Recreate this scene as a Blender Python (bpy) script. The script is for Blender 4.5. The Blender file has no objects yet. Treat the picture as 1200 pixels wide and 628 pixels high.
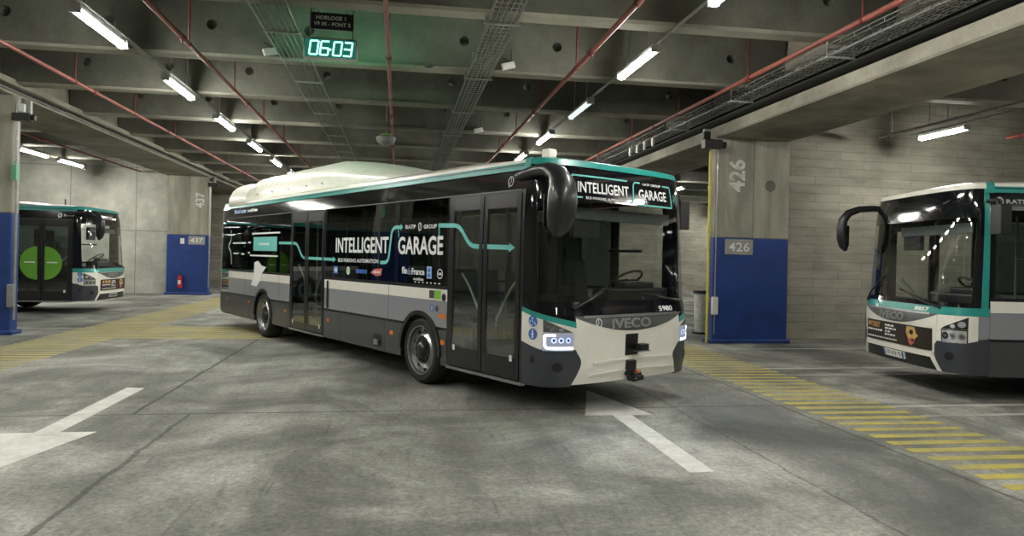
import bpy, bmesh, math, random, bisect
from mathutils import Vector, Matrix
random.seed(7)
SC = bpy.context.scene
COL = SC.collection
PI = math.pi

# ------------------------------------------------------------------ helpers
class MB:
    """collects faces, built as one mesh object"""
    def __init__(s): s.v = []; s.f = []; s.m = []
    def add(s, vs, fs, mi=0):
        o = len(s.v); s.v += [tuple(p) for p in vs]
        for f in fs: s.f.append([o + i for i in f]); s.m.append(mi)
        return s
    def box(s, x0, x1, y0, y1, z0, z1, mi=0):
        return s.add([(x0,y0,z0),(x1,y0,z0),(x1,y1,z0),(x0,y1,z0),(x0,y0,z1),(x1,y0,z1),(x1,y1,z1),(x0,y1,z1)],
              [(0,3,2,1),(4,5,6,7),(0,1,5,4),(1,2,6,5),(2,3,7,6),(3,0,4,7)], mi)
    def obox(s, c, ax, ay, az, mi=0):
        c = Vector(c); ax = Vector(ax); ay = Vector(ay); az = Vector(az)
        P = [c + i*ax + j*ay + k*az for k in (-1,1) for (i,j) in ((-1,-1),(1,-1),(1,1),(-1,1))]
        return s.add(P, [(0,3,2,1),(4,5,6,7),(0,1,5,4),(1,2,6,5),(2,3,7,6),(3,0,4,7)], mi)
    def tube(s, pts, r, n=10, mi=0, sq=1.0, side=None):
        pts = [Vector(p) for p in pts]; R = r if isinstance(r, (list, tuple)) else [r]*len(pts)
        rings = []; up = Vector(side) if side else None
        for i, p in enumerate(pts):
            d = (pts[min(i+1, len(pts)-1)] - pts[max(i-1, 0)]).normalized()
            u = up if up else Vector((0,0,1)) if abs(d.z) < .9 else Vector((1,0,0))
            a = d.cross(u).normalized(); b = a.cross(d).normalized()
            rings.append([p + (a*math.cos(t) + b*math.sin(t)*sq)*R[i] for t in [2*PI*k/n for k in range(n)]])
        vs = [q for rg in rings for q in rg]; fs = []
        for i in range(len(pts)-1):
            for k in range(n):
                fs.append((i*n+k, i*n+(k+1)%n, (i+1)*n+(k+1)%n, (i+1)*n+k))
        fs.append(tuple(range(n))[::-1]); fs.append(tuple((len(pts)-1)*n+k for k in range(n)))
        return s.add(vs, fs, mi)
    def lathe(s, prof, c=(0,0,0), axis='z', n=32, mi=0, cap=True):
        vs = []; fs = []
        for (r, h) in prof:
            for k in range(n):
                t = 2*PI*k/n; a, b = r*math.cos(t), r*math.sin(t)
                p = (a,b,h) if axis == 'z' else (a,h,b) if axis == 'y' else (h,a,b)
                vs.append((c[0]+p[0], c[1]+p[1], c[2]+p[2]))
        for i in range(len(prof)-1):
            for k in range(n): fs.append((i*n+k, i*n+(k+1)%n, (i+1)*n+(k+1)%n, (i+1)*n+k))
        if cap and prof[0][0] > 1e-6: fs.append(tuple(range(n)))
        if cap and prof[-1][0] > 1e-6: fs.append(tuple((len(prof)-1)*n+k for k in range(n)))
        return s.add(vs, fs, mi)
    def prism(s, poly, z0, z1, mi=0):
        n = len(poly); vs = [(x,y,z0) for x,y in poly] + [(x,y,z1) for x,y in poly]
        fs = [tuple(range(n))[::-1], tuple(range(n, 2*n))] + [(i,(i+1)%n,n+(i+1)%n,n+i) for i in range(n)]
        return s.add(vs, fs, mi)
    def build(s, name, mats, parent=None, smooth=False, bevel=0, angle=40):
        me = bpy.data.meshes.new(name); me.from_pydata(s.v, [], s.f)
        if not isinstance(mats, (list, tuple)): mats = [mats]
        for m in mats: me.materials.append(M[m] if isinstance(m, str) else m)
        for p, mi in zip(me.polygons, s.m): p.material_index = mi
        bm = bmesh.new(); bm.from_mesh(me)
        bmesh.ops.remove_doubles(bm, verts=bm.verts, dist=1e-5)
        bmesh.ops.recalc_face_normals(bm, faces=bm.faces)
        if smooth:
            for f in bm.faces: f.smooth = True
            for e in bm.edges:
                if len(e.link_faces) == 2 and e.calc_face_angle(0) > math.radians(angle): e.smooth = False
        bm.to_mesh(me); bm.free()
        o = bpy.data.objects.new(name, me); COL.objects.link(o)
        if parent: o.parent = parent
        if bevel:
            b = o.modifiers.new('bevel', 'BEVEL'); b.width = bevel; b.segments = 2; b.limit_method = 'ANGLE'; b.angle_limit = math.radians(35)
        return o

def tag(o, label=None, cat=None, group=None, kind=None):
    if label: o['label'] = label
    if cat: o['category'] = cat
    if group: o['group'] = group
    if kind: o['kind'] = kind
    return o
def empty(name, loc=(0,0,0), rz=0, label=None, cat=None, group=None):
    o = bpy.data.objects.new(name, None); COL.objects.link(o)
    o.location = loc; o.rotation_euler = (0,0,rz); o.empty_display_size = .2
    return tag(o, label, cat, group)
def copy_tree(o, parent=None):
    c = o.copy(); COL.objects.link(c); c.parent = parent
    for ch in list(o.children): copy_tree(ch, c)
    return c
def text_geo(txt, bold=0.0, shear=0.0):
    """flat glyph triangles normalised to x 0..1 (whole width) and z 0..1 (cap height); returns verts, faces, aspect"""
    cu = bpy.data.curves.new('glyphs', 'FONT'); cu.body = txt; cu.size = 1; cu.offset = bold; cu.shear = shear
    cu.resolution_u = 3
    ob = bpy.data.objects.new('glyphs', cu); COL.objects.link(ob)
    dg = bpy.context.evaluated_depsgraph_get(); dg.update()
    me = bpy.data.meshes.new_from_object(ob.evaluated_get(dg))
    v = [tuple(p.co) for p in me.vertices]; f = [tuple(p.vertices) for p in me.polygons]
    bpy.data.objects.remove(ob); bpy.data.curves.remove(cu); bpy.data.meshes.remove(me)
    x0 = min(p[0] for p in v); x1 = max(p[0] for p in v); y0 = min(p[1] for p in v); y1 = max(p[1] for p in v)
    return [((p[0]-x0)/(x1-x0), (p[1]-y0)/(y1-y0)) for p in v], f, (x1-x0)/(y1-y0)
_tc = {}
def put_text(mb, fn, txt, a0, a1, z0, z1, bold=0.0, rot=False, mi=0, shear=0.0):
    """fn(a,z)->xyz ; fills the rectangle"""
    k = (txt, bold, shear)
    if k not in _tc: _tc[k] = text_geo(txt, bold, shear)
    v, f, asp = _tc[k]
    if rot: P = [fn(a0 + (1-y)*(a1-a0), z0 + x*(z1-z0)) for x, y in v]
    else: P = [fn(a0 + x*(a1-a0), z0 + y*(z1-z0)) for x, y in v]
    mb.add(P, f, mi)
def stroke(mb, fn, pts, w, mi=0, step=.04, closed=False):
    """ribbon of width w along a 2-D polyline mapped through fn"""
    if closed: pts = pts + [pts[0]]
    D = []
    for (a,b),(c,d) in zip(pts, pts[1:]):
        L = math.hypot(c-a, d-b); n = max(1, int(L/step))
        for i in range(n): D.append((a+(c-a)*i/n, b+(d-b)*i/n))
    D.append(pts[-1]); vs = []
    for i, p in enumerate(D):
        q0 = D[max(0,i-1)]; q1 = D[min(len(D)-1,i+1)]
        dx, dz = q1[0]-q0[0], q1[1]-q0[1]; l = math.hypot(dx,dz) or 1
        nx, nz = -dz/l*w/2, dx/l*w/2
        vs += [fn(p[0]+nx, p[1]+nz), fn(p[0]-nx, p[1]-nz)]
    mb.add(vs, [(2*i,2*i+1,2*i+3,2*i+2) for i in range(len(D)-1)], mi)
def rounded(pts, r, n=6):
    """round the inner corners of an open polyline"""
    out = [pts[0]]
    for p, q, s_ in zip(pts, pts[1:], pts[2:]):
        a = Vector(p); b = Vector(q); c = Vector(s_)
        d1 = (a-b); d2 = (c-b); rr = min(r, d1.length/2, d2.length/2)
        u = b + d1.normalized()*rr; w = b + d2.normalized()*rr
        for i in range(n+1):
            t = i/n; out.append(tuple(u*(1-t)**2 + b*2*t*(1-t) + w*t*t))
    return out + [pts[-1]]
def patch(mb, fn, a0, a1, z0, z1, na=1, nz=1, mi=0):
    vs = [fn(a0+(a1-a0)*i/na, z0+(z1-z0)*j/nz) for j in range(nz+1) for i in range(na+1)]
    mb.add(vs, [(j*(na+1)+i, j*(na+1)+i+1, (j+1)*(na+1)+i+1, (j+1)*(na+1)+i) for j in range(nz) for i in range(na)], mi)
def disc(mb, fn, a, z, ra, rz=None, n=20, mi=0):
    rz = rz or ra
    mb.add([fn(a,z)] + [fn(a+ra*math.cos(2*PI*k/n), z+rz*math.sin(2*PI*k/n)) for k in range(n)], [(0,1+k,1+(k+1)%n) for k in range(n)], mi)
def dashes(mb, fn, a0, a1, z0, z1, n, mi=0, seed=1):
    """a line of print too small to read: short blocks of uneven length"""
    rg_ = random.Random(seed); w = [rg_.uniform(.5,1.5) for _ in range(n)]; t = sum(w)+.35*(n-1); k = (a1-a0)/t; a = a0
    for q in w: patch(mb, fn, a, a+q*k, z0, z1, mi=mi); a += (q+.35)*k
def poly2(mb, fn, pts, mi=0): mb.add([fn(*p) for p in pts], [tuple(range(len(pts)))], mi)

# ------------------------------------------------------------------ materials
M = {}
def new_mat(name):
    m = bpy.data.materials.new(name); m.use_nodes = True; nt = m.node_tree
    for n in list(nt.nodes):
        if n.type != 'OUTPUT_MATERIAL': nt.nodes.remove(n)
    return m, nt, nt.nodes['Material Output']
def bsdf(nt, out, col=(.5,.5,.5), rough=.5, metal=0, coat=0, spec=.5):
    b = nt.nodes.new('ShaderNodeBsdfPrincipled')
    b.inputs['Base Color'].default_value = (*col,1); b.inputs['Roughness'].default_value = rough
    b.inputs['Metallic'].default_value = metal; b.inputs['Coat Weight'].default_value = coat
    b.inputs['Coat Roughness'].default_value = .05; b.inputs['Specular IOR Level'].default_value = spec
    nt.links.new(b.outputs[0], out.inputs[0]); return b
def noise(nt, scale, detail=4, rough=.6, vec=None, dist=0):
    n = nt.nodes.new('ShaderNodeTexNoise'); n.inputs['Scale'].default_value = scale
    n.inputs['Detail'].default_value = detail; n.inputs['Roughness'].default_value = rough; n.inputs['Distortion'].default_value = dist
    if vec: nt.links.new(vec, n.inputs['Vector'])
    return n.outputs['Fac']
def mapping(nt, scale=(1,1,1), rot=(0,0,0)):
    t = nt.nodes.new('ShaderNodeTexCoord'); m = nt.nodes.new('ShaderNodeMapping')
    m.inputs['Scale'].default_value = scale; m.inputs['Rotation'].default_value = rot
    nt.links.new(t.outputs['Object'], m.inputs['Vector']); return m.outputs[0]
def ramp(nt, fac, stops):
    r = nt.nodes.new('ShaderNodeValToRGB'); e = r.color_ramp.elements
    while len(e) < len(stops): e.new(.5)
    for k, (p, c) in zip(e, stops):
        k.position = p; k.color = (*c,1) if isinstance(c, tuple) else (c,c,c,1)
    nt.links.new(fac, r.inputs[0]); return r.outputs[0]
def mixc(nt, fac, a, b, mode='MIX'):
    m = nt.nodes.new('ShaderNodeMix'); m.data_type = 'RGBA'; m.blend_type = mode
    for sock, v in ((m.inputs[0], fac), (m.inputs[6], a), (m.inputs[7], b)):
        if isinstance(v, (int, float)): sock.default_value = v
        elif isinstance(v, tuple): sock.default_value = (*v,1)
        else: nt.links.new(v, sock)
    return m.outputs[2]
def mth(nt, op, a, b=None, clamp=False):
    m = nt.nodes.new('ShaderNodeMath'); m.operation = op; m.use_clamp = clamp
    for s_, v in zip(m.inputs, (a, b)):
        if v is None: continue
        if isinstance(v, (int, float)): s_.default_value = v
        else: nt.links.new(v, s_)
    return m.outputs[0]
def bump(nt, b, h, strength=.3, dist=.02):
    n = nt.nodes.new('ShaderNodeBump'); n.inputs['Strength'].default_value = strength; n.inputs['Distance'].default_value = dist
    nt.links.new(h, n.inputs['Height']); nt.links.new(n.outputs[0], b.inputs['Normal'])
def flat(name, col, rough=.5, metal=0, coat=0, var=.12, vs=6, spec=.5):
    m, nt, out = new_mat(name); b = bsdf(nt, out, col, rough, metal, coat, spec)
    if var:
        n = noise(nt, vs, 5, .6, mapping(nt))
        c = ramp(nt, n, [(.3, tuple(x*(1-var) for x in col)), (.7, tuple(min(1, x*(1+var)) for x in col))])
        nt.links.new(c, b.inputs['Base Color'])
    M[name] = m; return m
def emis(name, col, st):
    m, nt, out = new_mat(name); e = nt.nodes.new('ShaderNodeEmission'); e.inputs[0].default_value = (*col,1); e.inputs[1].default_value = st
    nt.links.new(e.outputs[0], out.inputs[0]); M[name] = m
def glass(name, tint, refl=1.0, f0=.04):
    m, nt, out = new_mat(name)
    t = nt.nodes.new('ShaderNodeBsdfTransparent'); t.inputs[0].default_value = (*tint,1)
    g = nt.nodes.new('ShaderNodeBsdfGlossy'); g.inputs['Roughness'].default_value = .015; g.inputs[0].default_value = (refl,refl,refl,1)
    lw = nt.nodes.new('ShaderNodeLayerWeight'); lw.inputs[0].default_value = .5
    p = mth(nt, 'POWER', lw.outputs['Facing'], 5.0); f = mth(nt, 'ADD', mth(nt, 'MULTIPLY', p, 1-f0), f0, True)
    mx = nt.nodes.new('ShaderNodeMixShader'); nt.links.new(f, mx.inputs[0]); nt.links.new(t.outputs[0], mx.inputs[1]); nt.links.new(g.outputs[0], mx.inputs[2])
    nt.links.new(mx.outputs[0], out.inputs[0]); M[name] = m
def concrete(name, c0, c1, scale=1.2, stain=.35, rough=.85, streak=(1,1,1)):
    m, nt, out = new_mat(name); b = bsdf(nt, out, c0, rough, spec=.3)
    v = mapping(nt, streak); n1 = noise(nt, scale, 6, .65, v); n2 = noise(nt, scale*.35, 3, .6, v, .6); n3 = noise(nt, scale*14, 3, .7, v)
    c = ramp(nt, n1, [(.28, c0), (.72, c1)])
    d = ramp(nt, n2, [(.38, 1-stain), (.6, 1.0)])
    c = mixc(nt, 1.0, c, d, 'MULTIPLY')
    c = mixc(nt, .35, c, ramp(nt, n3, [(.3, .55), (.7, 1.0)]), 'MULTIPLY')
    nt.links.new(c, b.inputs['Base Color']); bump(nt, b, n3, .25, .01); M[name] = m
    return m, nt, b, c

concrete('beam_concrete', (.125,.128,.105), (.225,.228,.19), 1.1, .4)  # darkened so the rib faces read as shaded beside the soffits
concrete('soffit_lit_concrete', (.26,.255,.21), (.40,.39,.33), 1.3, .35)  # lighter copy of the rib concrete, light on the soffits painted in
concrete('girder_concrete', (.27,.25,.20), (.44,.415,.345), 1.4, .35)
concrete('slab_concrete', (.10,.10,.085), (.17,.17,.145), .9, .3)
concrete('smooth_wall', (.33,.325,.29), (.47,.46,.41), .8, .28)

def column_mat():
    m, nt, b, c = concrete('column_concrete', (.34,.325,.265), (.54,.52,.43), 1.6, .35, streak=(2.2,2.2,.45))
    # painted blue foot, as on the real column: paint line follows the height
    tc = nt.nodes.new('ShaderNodeTexCoord'); sp = nt.nodes.new('ShaderNodeSeparateXYZ'); nt.links.new(tc.outputs['Object'], sp.inputs[0])
    M['column_concrete'] = m
column_mat()
flat('blue_paint', (.014,.045,.20), .45, var=.22, vs=2.5)

def wall_block():
    m, nt, out = new_mat('block_wall'); b = bsdf(nt, out, (.4,.4,.4), .9, spec=.2)
    t = nt.nodes.new('ShaderNodeTexCoord'); sp = nt.nodes.new('ShaderNodeSeparateXYZ'); nt.links.new(t.outputs['Object'], sp.inputs[0])
    cb = nt.nodes.new('ShaderNodeCombineXYZ')
    nt.links.new(mth(nt,'ADD',sp.outputs[0],sp.outputs[1]), cb.inputs[0]); nt.links.new(sp.outputs[2], cb.inputs[1])
    br = nt.nodes.new('ShaderNodeTexBrick'); nt.links.new(cb.outputs[0], br.inputs['Vector'])
    br.inputs['Scale'].default_value = 1; br.inputs['Brick Width'].default_value = 1.25; br.inputs['Row Height'].default_value = .2
    br.inputs['Mortar Size'].default_value = .008; br.inputs['Mortar Smooth'].default_value = .4; br.inputs['Bias'].default_value = 0
    br.inputs['Color1'].default_value = (.37,.345,.29,1); br.inputs['Color2'].default_value = (.32,.30,.25,1); br.inputs['Mortar'].default_value = (.225,.21,.175,1)
    v = mapping(nt, (.5,.5,1.6)); n = noise(nt, 1.3, 6, .7, v)
    c = mixc(nt, 1.0, br.outputs['Color'], ramp(nt, n, [(.3,.6),(.68,1.15)]), 'MULTIPLY')
    nt.links.new(c, b.inputs['Base Color']); bump(nt, b, br.outputs['Fac'], -.4, .01); M['block_wall'] = m
wall_block()

def formwork_wall():
    m, nt, out = new_mat('formwork_wall'); b = bsdf(nt, out, (.4,.4,.4), .85, spec=.25)
    t = nt.nodes.new('ShaderNodeTexCoord'); sp = nt.nodes.new('ShaderNodeSeparateXYZ'); nt.links.new(t.outputs['Object'], sp.inputs[0])
    cb = nt.nodes.new('ShaderNodeCombineXYZ'); nt.links.new(mth(nt,'ADD',sp.outputs[0],sp.outputs[1]), cb.inputs[0]); nt.links.new(sp.outputs[2], cb.inputs[1])
    br = nt.nodes.new('ShaderNodeTexBrick'); nt.links.new(cb.outputs[0], br.inputs['Vector']); br.offset = 0
    br.inputs['Scale'].default_value = 1; br.inputs['Brick Width'].default_value = 2.4; br.inputs['Row Height'].default_value = 2.5
    br.inputs['Mortar Size'].default_value = .012; br.inputs['Color1'].default_value = (.64,.63,.56,1); br.inputs['Color2'].default_value = (.59,.58,.515,1); br.inputs['Mortar'].default_value = (.24,.235,.21,1)
    n = noise(nt, .9, 7, .65, mapping(nt)); n2 = noise(nt, 3.5, 5, .7, mapping(nt))
    c = mixc(nt, 1.0, br.outputs['Color'], ramp(nt, n, [(.32,.68),(.66,1.1)]), 'MULTIPLY')
    c = mixc(nt, .4, c, ramp(nt, n2, [(.3,.7),(.7,1.05)]), 'MULTIPLY')
    nt.links.new(c, b.inputs['Base Color']); M['formwork_wall'] = m
formwork_wall()

def floor_mat():
    m, nt, out = new_mat('floor_concrete'); b = bsdf(nt, out, (.3,.3,.28), .55, spec=.35)
    v = mapping(nt); t = nt.nodes.new('ShaderNodeTexCoord'); sp = nt.nodes.new('ShaderNodeSeparateXYZ'); nt.links.new(t.outputs['Object'], sp.inputs[0])
    X, Y = sp.outputs[0], sp.outputs[1]
    n1 = noise(nt, .55, 7, .62, v, .8); n2 = noise(nt, 2.4, 8, .7, v, .4); n3 = noise(nt, 22, 4, .75, v); n4 = noise(nt, .9, 5, .6, mapping(nt, (2.2,.28,1)), .3)
    c = ramp(nt, n1, [(.30,(.12,.124,.11)),(.48,(.27,.273,.245)),(.64,(.50,.50,.455))])
    c = mixc(nt, .7, c, ramp(nt, n2, [(.30,.55),(.62,1.1)]), 'MULTIPLY')
    n5 = noise(nt, 75, 3, .8, v)
    c = mixc(nt, .75, c, ramp(nt, n3, [(.32,.5),(.62,1.15)]), 'MULTIPLY')
    c = mixc(nt, .5, c, ramp(nt, n5, [(.35,.6),(.6,1.15)]), 'MULTIPLY')
    c = mixc(nt, .7, c, ramp(nt, n4, [(.33,.62),(.62,1.08)]), 'MULTIPLY')
    # tyre-darkened driving lane with ragged edges along the hatching
    wob = mth(nt, 'MULTIPLY', mth(nt, 'SUBTRACT', n2, .5), 1.3)
    d = mth(nt, 'ABSOLUTE', mth(nt, 'SUBTRACT', mth(nt, 'ADD', X, wob), 3.95))
    lane = mth(nt, 'MULTIPLY', ramp(nt, d, [(.35,1.0),(.8,0.0)]), ramp(nt, mth(nt,'MULTIPLY',Y,.05), [(.55,1.0),(.75,0.3)]))
    c = mixc(nt, mth(nt,'MULTIPLY',lane,.6), c, (.075,.08,.078))
    # scraped pale flecks and long dark scratches
    fl = ramp(nt, noise(nt, 9, 9, .85, mapping(nt, (1.4,1,1)), .5), [(.56,0.0),(.64,1.0)]); c = mixc(nt, mth(nt,'MULTIPLY',mth(nt,'MULTIPLY',fl,.45),ramp(nt, n1, [(.45,0.0),(.6,1.0)])), c, (.62,.62,.57))
    sc_ = ramp(nt, noise(nt, 3.2, 6, .7, mapping(nt, (3.2,.35,1), (0,0,.25)), .4), [(.60,0.0),(.68,1.0)]); c = mixc(nt, mth(nt,'MULTIPLY',sc_,.45), c, (.07,.072,.066))
    # oil patches in the parking bays
    bay = mth(nt, 'MULTIPLY', ramp(nt, mth(nt,'MULTIPLY',X,.1), [(.60,0.0),(.68,1.0)]), ramp(nt, n1, [(.42,1.0),(.58,.15)]))
    c = mixc(nt, mth(nt,'MULTIPLY',bay,.55), c, (.06,.058,.052))
    # pour joints
    def joint(coord, at, w, amp=.012):
        e = mth(nt,'ABSOLUTE', mth(nt,'SUBTRACT', mth(nt,'ADD',coord, mth(nt,'MULTIPLY',mth(nt,'SUBTRACT',n2,.5),amp*2)), at))
        return mth(nt,'LESS_THAN', e, w)
    near = mth(nt,'LESS_THAN', Y, 7.78); far = mth(nt,'GREATER_THAN', Y, 7.78)
    J = [mth(nt,'MULTIPLY',joint(Y, 7.78, .016, .006), .75), mth(nt,'MULTIPLY',mth(nt,'MULTIPLY',joint(X,-2.15,.022,.07),near),.6), mth(nt,'MULTIPLY',mth(nt,'MULTIPLY',joint(X,-2.72,.022,.04),far),.75),
         mth(nt,'MULTIPLY',joint(X, 4.62, .02, .05),.6), mth(nt,'MULTIPLY',joint(X, 3.25, .012, .08),.5), mth(nt,'MULTIPLY',joint(Y,16.9,.02,.01),.6)]
    tot = J[0]
    for j in J[1:]: tot = mth(nt,'MAXIMUM',tot,j)
    c = mixc(nt, tot, c, (.04,.04,.036))
    nt.links.new(c, b.inputs['Base Color'])
    r = ramp(nt, n2, [(.3,.62),(.7,.88)]); nt.links.new(r, b.inputs['Roughness']); bump(nt, b, n3, .12, .01); M['floor_concrete'] = m
floor_mat()
def worn(name, col, under, lo=.42, hi=.6, sc=3.0):
    m, nt, out = new_mat(name); b = bsdf(nt, out, col, .6, spec=.3)
    v = mapping(nt); n = noise(nt, sc, 8, .72, v, .3); n2 = noise(nt, 14, 4, .7, v)
    c = mixc(nt, ramp(nt, n, [(lo,1.0),(hi,0.0)]), col, under); c = mixc(nt, .5, c, ramp(nt, n2, [(.3,.65),(.7,1.1)]), 'MULTIPLY')
    nt.links.new(c, b.inputs['Base Color']); M[name] = m
worn('yellow_paint', (.56,.47,.10), (.26,.25,.17), .30, .62, 1.6)
worn('faded_yellow', (.50,.43,.16), (.34,.32,.20), .35, .65, 1.2)
worn('white_paint', (.80,.80,.75), (.55,.55,.51), .30, .65, 2.5)
worn('thin_white_paint', (.55,.55,.50), (.27,.27,.24), .35, .6, 1.2)

flat('red_pipe', (.23,.06,.045), .45, var=.3, vs=3)
flat('dark_red', (.13,.02,.016), .5)
flat('galvanised', (.36,.37,.36), .4, .6, var=.2)
flat('cable_black', (.02,.02,.02), .5)
flat('cable_grey', (.15,.16,.15), .5)
flat('housing_grey', (.42,.43,.42), .5)
flat('white_plastic', (.7,.7,.68), .45)
flat('black_plastic', (.012,.012,.013), .45)
flat('yellow_pole', (.62,.55,.10), .5)
flat('green_box', (.12,.36,.22), .5)
flat('red_gloss', (.5,.02,.02), .3)
flat('sign_grey', (.30,.30,.28), .6)
flat('sign_white', (.75,.75,.72), .6)
flat('stencil_white', (.62,.62,.58), .7, var=.25, vs=9)
flat('bin_bag', (.50,.50,.46), .35, var=.25, vs=7)
emis('tube_light', (1.0,.985,.90), 32)
emis('tube_dim', (.9,1.0,.97), .22)
emis('clock_digit', (.30,.95,.68), .62)
emis('clock_face', (.012,.12,.085), .25)
flat('clock_case', (.35,.38,.37), .4, .3)
# bus paints
flat('bus_white', (.84,.81,.74), .28, coat=.6, var=.03)
flat('pod_white', (.72,.71,.64), .38, coat=.2, var=.05)
flat('bus_light_grey', (.27,.275,.30), .3, coat=.5, var=.03)
flat('bus_dark_grey', (.055,.058,.064), .38, coat=.3, var=.06)
flat('bumper_grey', (.042,.045,.058), .38, coat=.25, var=.06)
flat('gloss_black', (.006,.007,.009), .08, coat=.8, var=0)
flat('satin_black', (.010,.010,.012), .35, var=0)
flat('frame_black', (.013,.013,.015), .3, coat=.2, var=0)
flat('mirror_black', (.016,.017,.02), .36, coat=.3, var=.05)
flat('teal', (.025,.30,.27), .3, coat=.5, var=.04)
flat('teal_print', (.16,.56,.53), .5, var=0)
flat('white_print', (.82,.84,.84), .5, var=0)
flat('grey_print', (.42,.45,.47), .5, var=0)
flat('blue_print', (.05,.16,.55), .5, var=0)
flat('lightblue_print', (.32,.50,.85), .5, var=0)
flat('red_print', (.55,.12,.10), .5, var=0)
flat('green_print', (.22,.55,.06), .5, var=0)
flat('leaf_green', (.13,.36,.035), .4, var=.05)
flat('gold_print', (.60,.36,.12), .5, var=.3, vs=14)
flat('dark_brown', (.02,.012,.008), .4, var=0)
flat('grille_grey', (.12,.125,.125), .35, .3, var=.08)
flat('chrome', (.6,.6,.6), .15, 1, var=0)
flat('steel', (.42,.43,.43), .3, .9, var=.1)
flat('letter_metal', (.33,.335,.33), .3, .3, var=.1)
flat('tyre', (.014,.014,.014), .75, var=.2)
flat('orange_lens', (.75,.20,.03), .25, var=0)
flat('lamp_inside', (.60,.61,.62), .25, .5, var=.1)
flat('skirt_black', (.008,.008,.008), .7, var=0)
flat('interior_dark', (.022,.024,.026), .6, var=.1)
flat('interior_grey', (.10,.11,.115), .55, var=.1)
flat('seat_fabric', (.03,.08,.09), .8, var=.2)
flat('handrail', (.45,.50,.42), .3, .3, var=0)
emis('led_strip', (.78,.84,1.0), 1.6)
emis('lamp_glow', (.60,.66,.85), .10)
emis('led_lens', (.62,.72,1.0), .28)
emis('cabin_light', (.8,.9,1.0), 1.0)
glass('windscreen_glass', (.95,.97,.96), 1.0, .05)
glass('side_glass', (.36,.42,.42), 1.0, .07)
glass('door_glass', (.90,.92,.90), 1.0, .13)
glass('lens_glass', (.9,.93,.95), 1.0, .06)
# ------------------------------------------------------------------ bus surface
def interp(t, L):
    if t <= L[0][0]: return L[0][1]
    for (a,b),(c,d) in zip(L, L[1:]):
        if t <= c: return b+(d-b)*(t-a)/(c-a)
    return L[-1][1]
NOSE = [(0,-.20),(.3,-.14),(.5,-.10),(1.0,-.09),(1.12,-.11),(1.25,-.15),(2.40,-.25),(2.7,-.29),(2.85,-.36),(3.0,-.44)]
HALF = [(0,1.22),(.3,1.235),(.6,1.25),(2.2,1.25),(2.5,1.235),(2.72,1.205),(2.85,1.17),(3,1.12)]
XS, XR, LEN, EXP = -.64, -11.72, -11.98, 3.6
def _outline():
    P = []; N = 60
    for i in range(N+1):
        t = i/N*PI/2; P.append(('n', 1-math.cos(t)**(2/EXP), math.sin(t)**(2/EXP)))
    P.append(('s', XR, 1))
    for i in range(1, N+1):
        t = i/N*PI/2; P.append(('r', math.sin(t)**(2/EXP), math.cos(t)**(2/EXP)))
    return P
def _opt(k, z):
    kind, g, fy = k; w = interp(z, HALF)
    if kind == 'n':
        xn = interp(z, NOSE); return (xn-(xn-XS)*g, w*fy)
    if kind == 's': return (g, w)
    return (XR-(XR-LEN)*g, w*fy)
OUTL = _outline(); ARC = [0.0]
for _a, _b in zip(OUTL, OUTL[1:]): ARC.append(ARC[-1]+math.dist(_opt(_a,1.0), _opt(_b,1.0)))
S0, S1, SEND = ARC[60], ARC[61], ARC[-1]
def plan(s, z):
    sg = 1 if s >= 0 else -1; a = min(abs(s), SEND)
    i = max(0, min(len(ARC)-2, bisect.bisect_right(ARC, a)-1)); t = (a-ARC[i])/max(1e-9, ARC[i+1]-ARC[i])
    p = _opt(OUTL[i], z); q = _opt(OUTL[i+1], z)
    return (p[0]+(q[0]-p[0])*t, -sg*(p[1]+(q[1]-p[1])*t))
def surf(s, z, off=0.0):
    """s: arc position round the body from the nose centre (+ = door flank), z height, off outward"""
    p = plan(s, z)
    if off:
        e = .01; a = plan(s-e, z); b = plan(s+e, z); tx, ty = b[0]-a[0], b[1]-a[1]; l = math.hypot(tx,ty) or 1
        nx, ny = -ty/l, tx/l
        if nx*((p[0]+3) if p[0] > -3 else (p[0]+9) if p[0] < -9 else 0)+ny*p[1] < 0: nx, ny = -nx, -ny
        p = (p[0]+nx*off, p[1]+ny*off)
    return (p[0], p[1], z)
def sx(x): return S0+(XS-x)
def F(off):            # decal map: a grows towards the reader's right on every side
    return lambda a, z: surf(-a, z, off)
def panel(name, mat, parent, s0, s1, z0, z1, off=0.0, th=.03, ds=.09, nz=None, mats=None, smooth=True):
    """curved closed slab on the body surface; s0,s1 may be functions of v (0..1), z0,z1 functions of s"""
    f = lambda q: q if callable(q) else (lambda _t: q)
    S_0, S_1, Z0, Z1 = f(s0), f(s1), f(z0), f(z1)
    nt_ = max(1, int(math.ceil(abs(S_1(.5)-S_0(.5))/ds)))
    if nz is None: nz = max(1, int(math.ceil((Z1((S_0(.5)+S_1(.5))/2)-Z0((S_0(.5)+S_1(.5))/2))/.16)))
    mb = MB(); out = []; inn = []
    for j in range(nz+1):
        v = j/nz
        for i in range(nt_+1):
            s = S_0(v)+(S_1(v)-S_0(v))*i/nt_; z = Z0(s)+(Z1(s)-Z0(s))*v
            out.append(surf(s, z, off)); inn.append(surf(s, z, off-th))
    W = nt_+1; n = len(out); fs = []
    for j in range(nz):
        for i in range(nt_):
            a, b, c, d = j*W+i, j*W+i+1, (j+1)*W+i+1, (j+1)*W+i
            fs += [(a,b,c,d), (n+d,n+c,n+b,n+a)]
    for i in range(nt_):
        fs += [(i, i+1, n+i+1, n+i), (nz*W+i, nz*W+i+1, n+nz*W+i+1, n+nz*W+i)]
    for j in range(nz):
        fs += [(j*W, (j+1)*W, n+(j+1)*W, n+j*W), (j*W+nt_, (j+1)*W+nt_, n+(j+1)*W+nt_, n+j*W+nt_)]
    mb.add(out+inn, fs)
    return mb.build(name, mats or mat, parent, smooth=smooth, angle=35)
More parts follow.
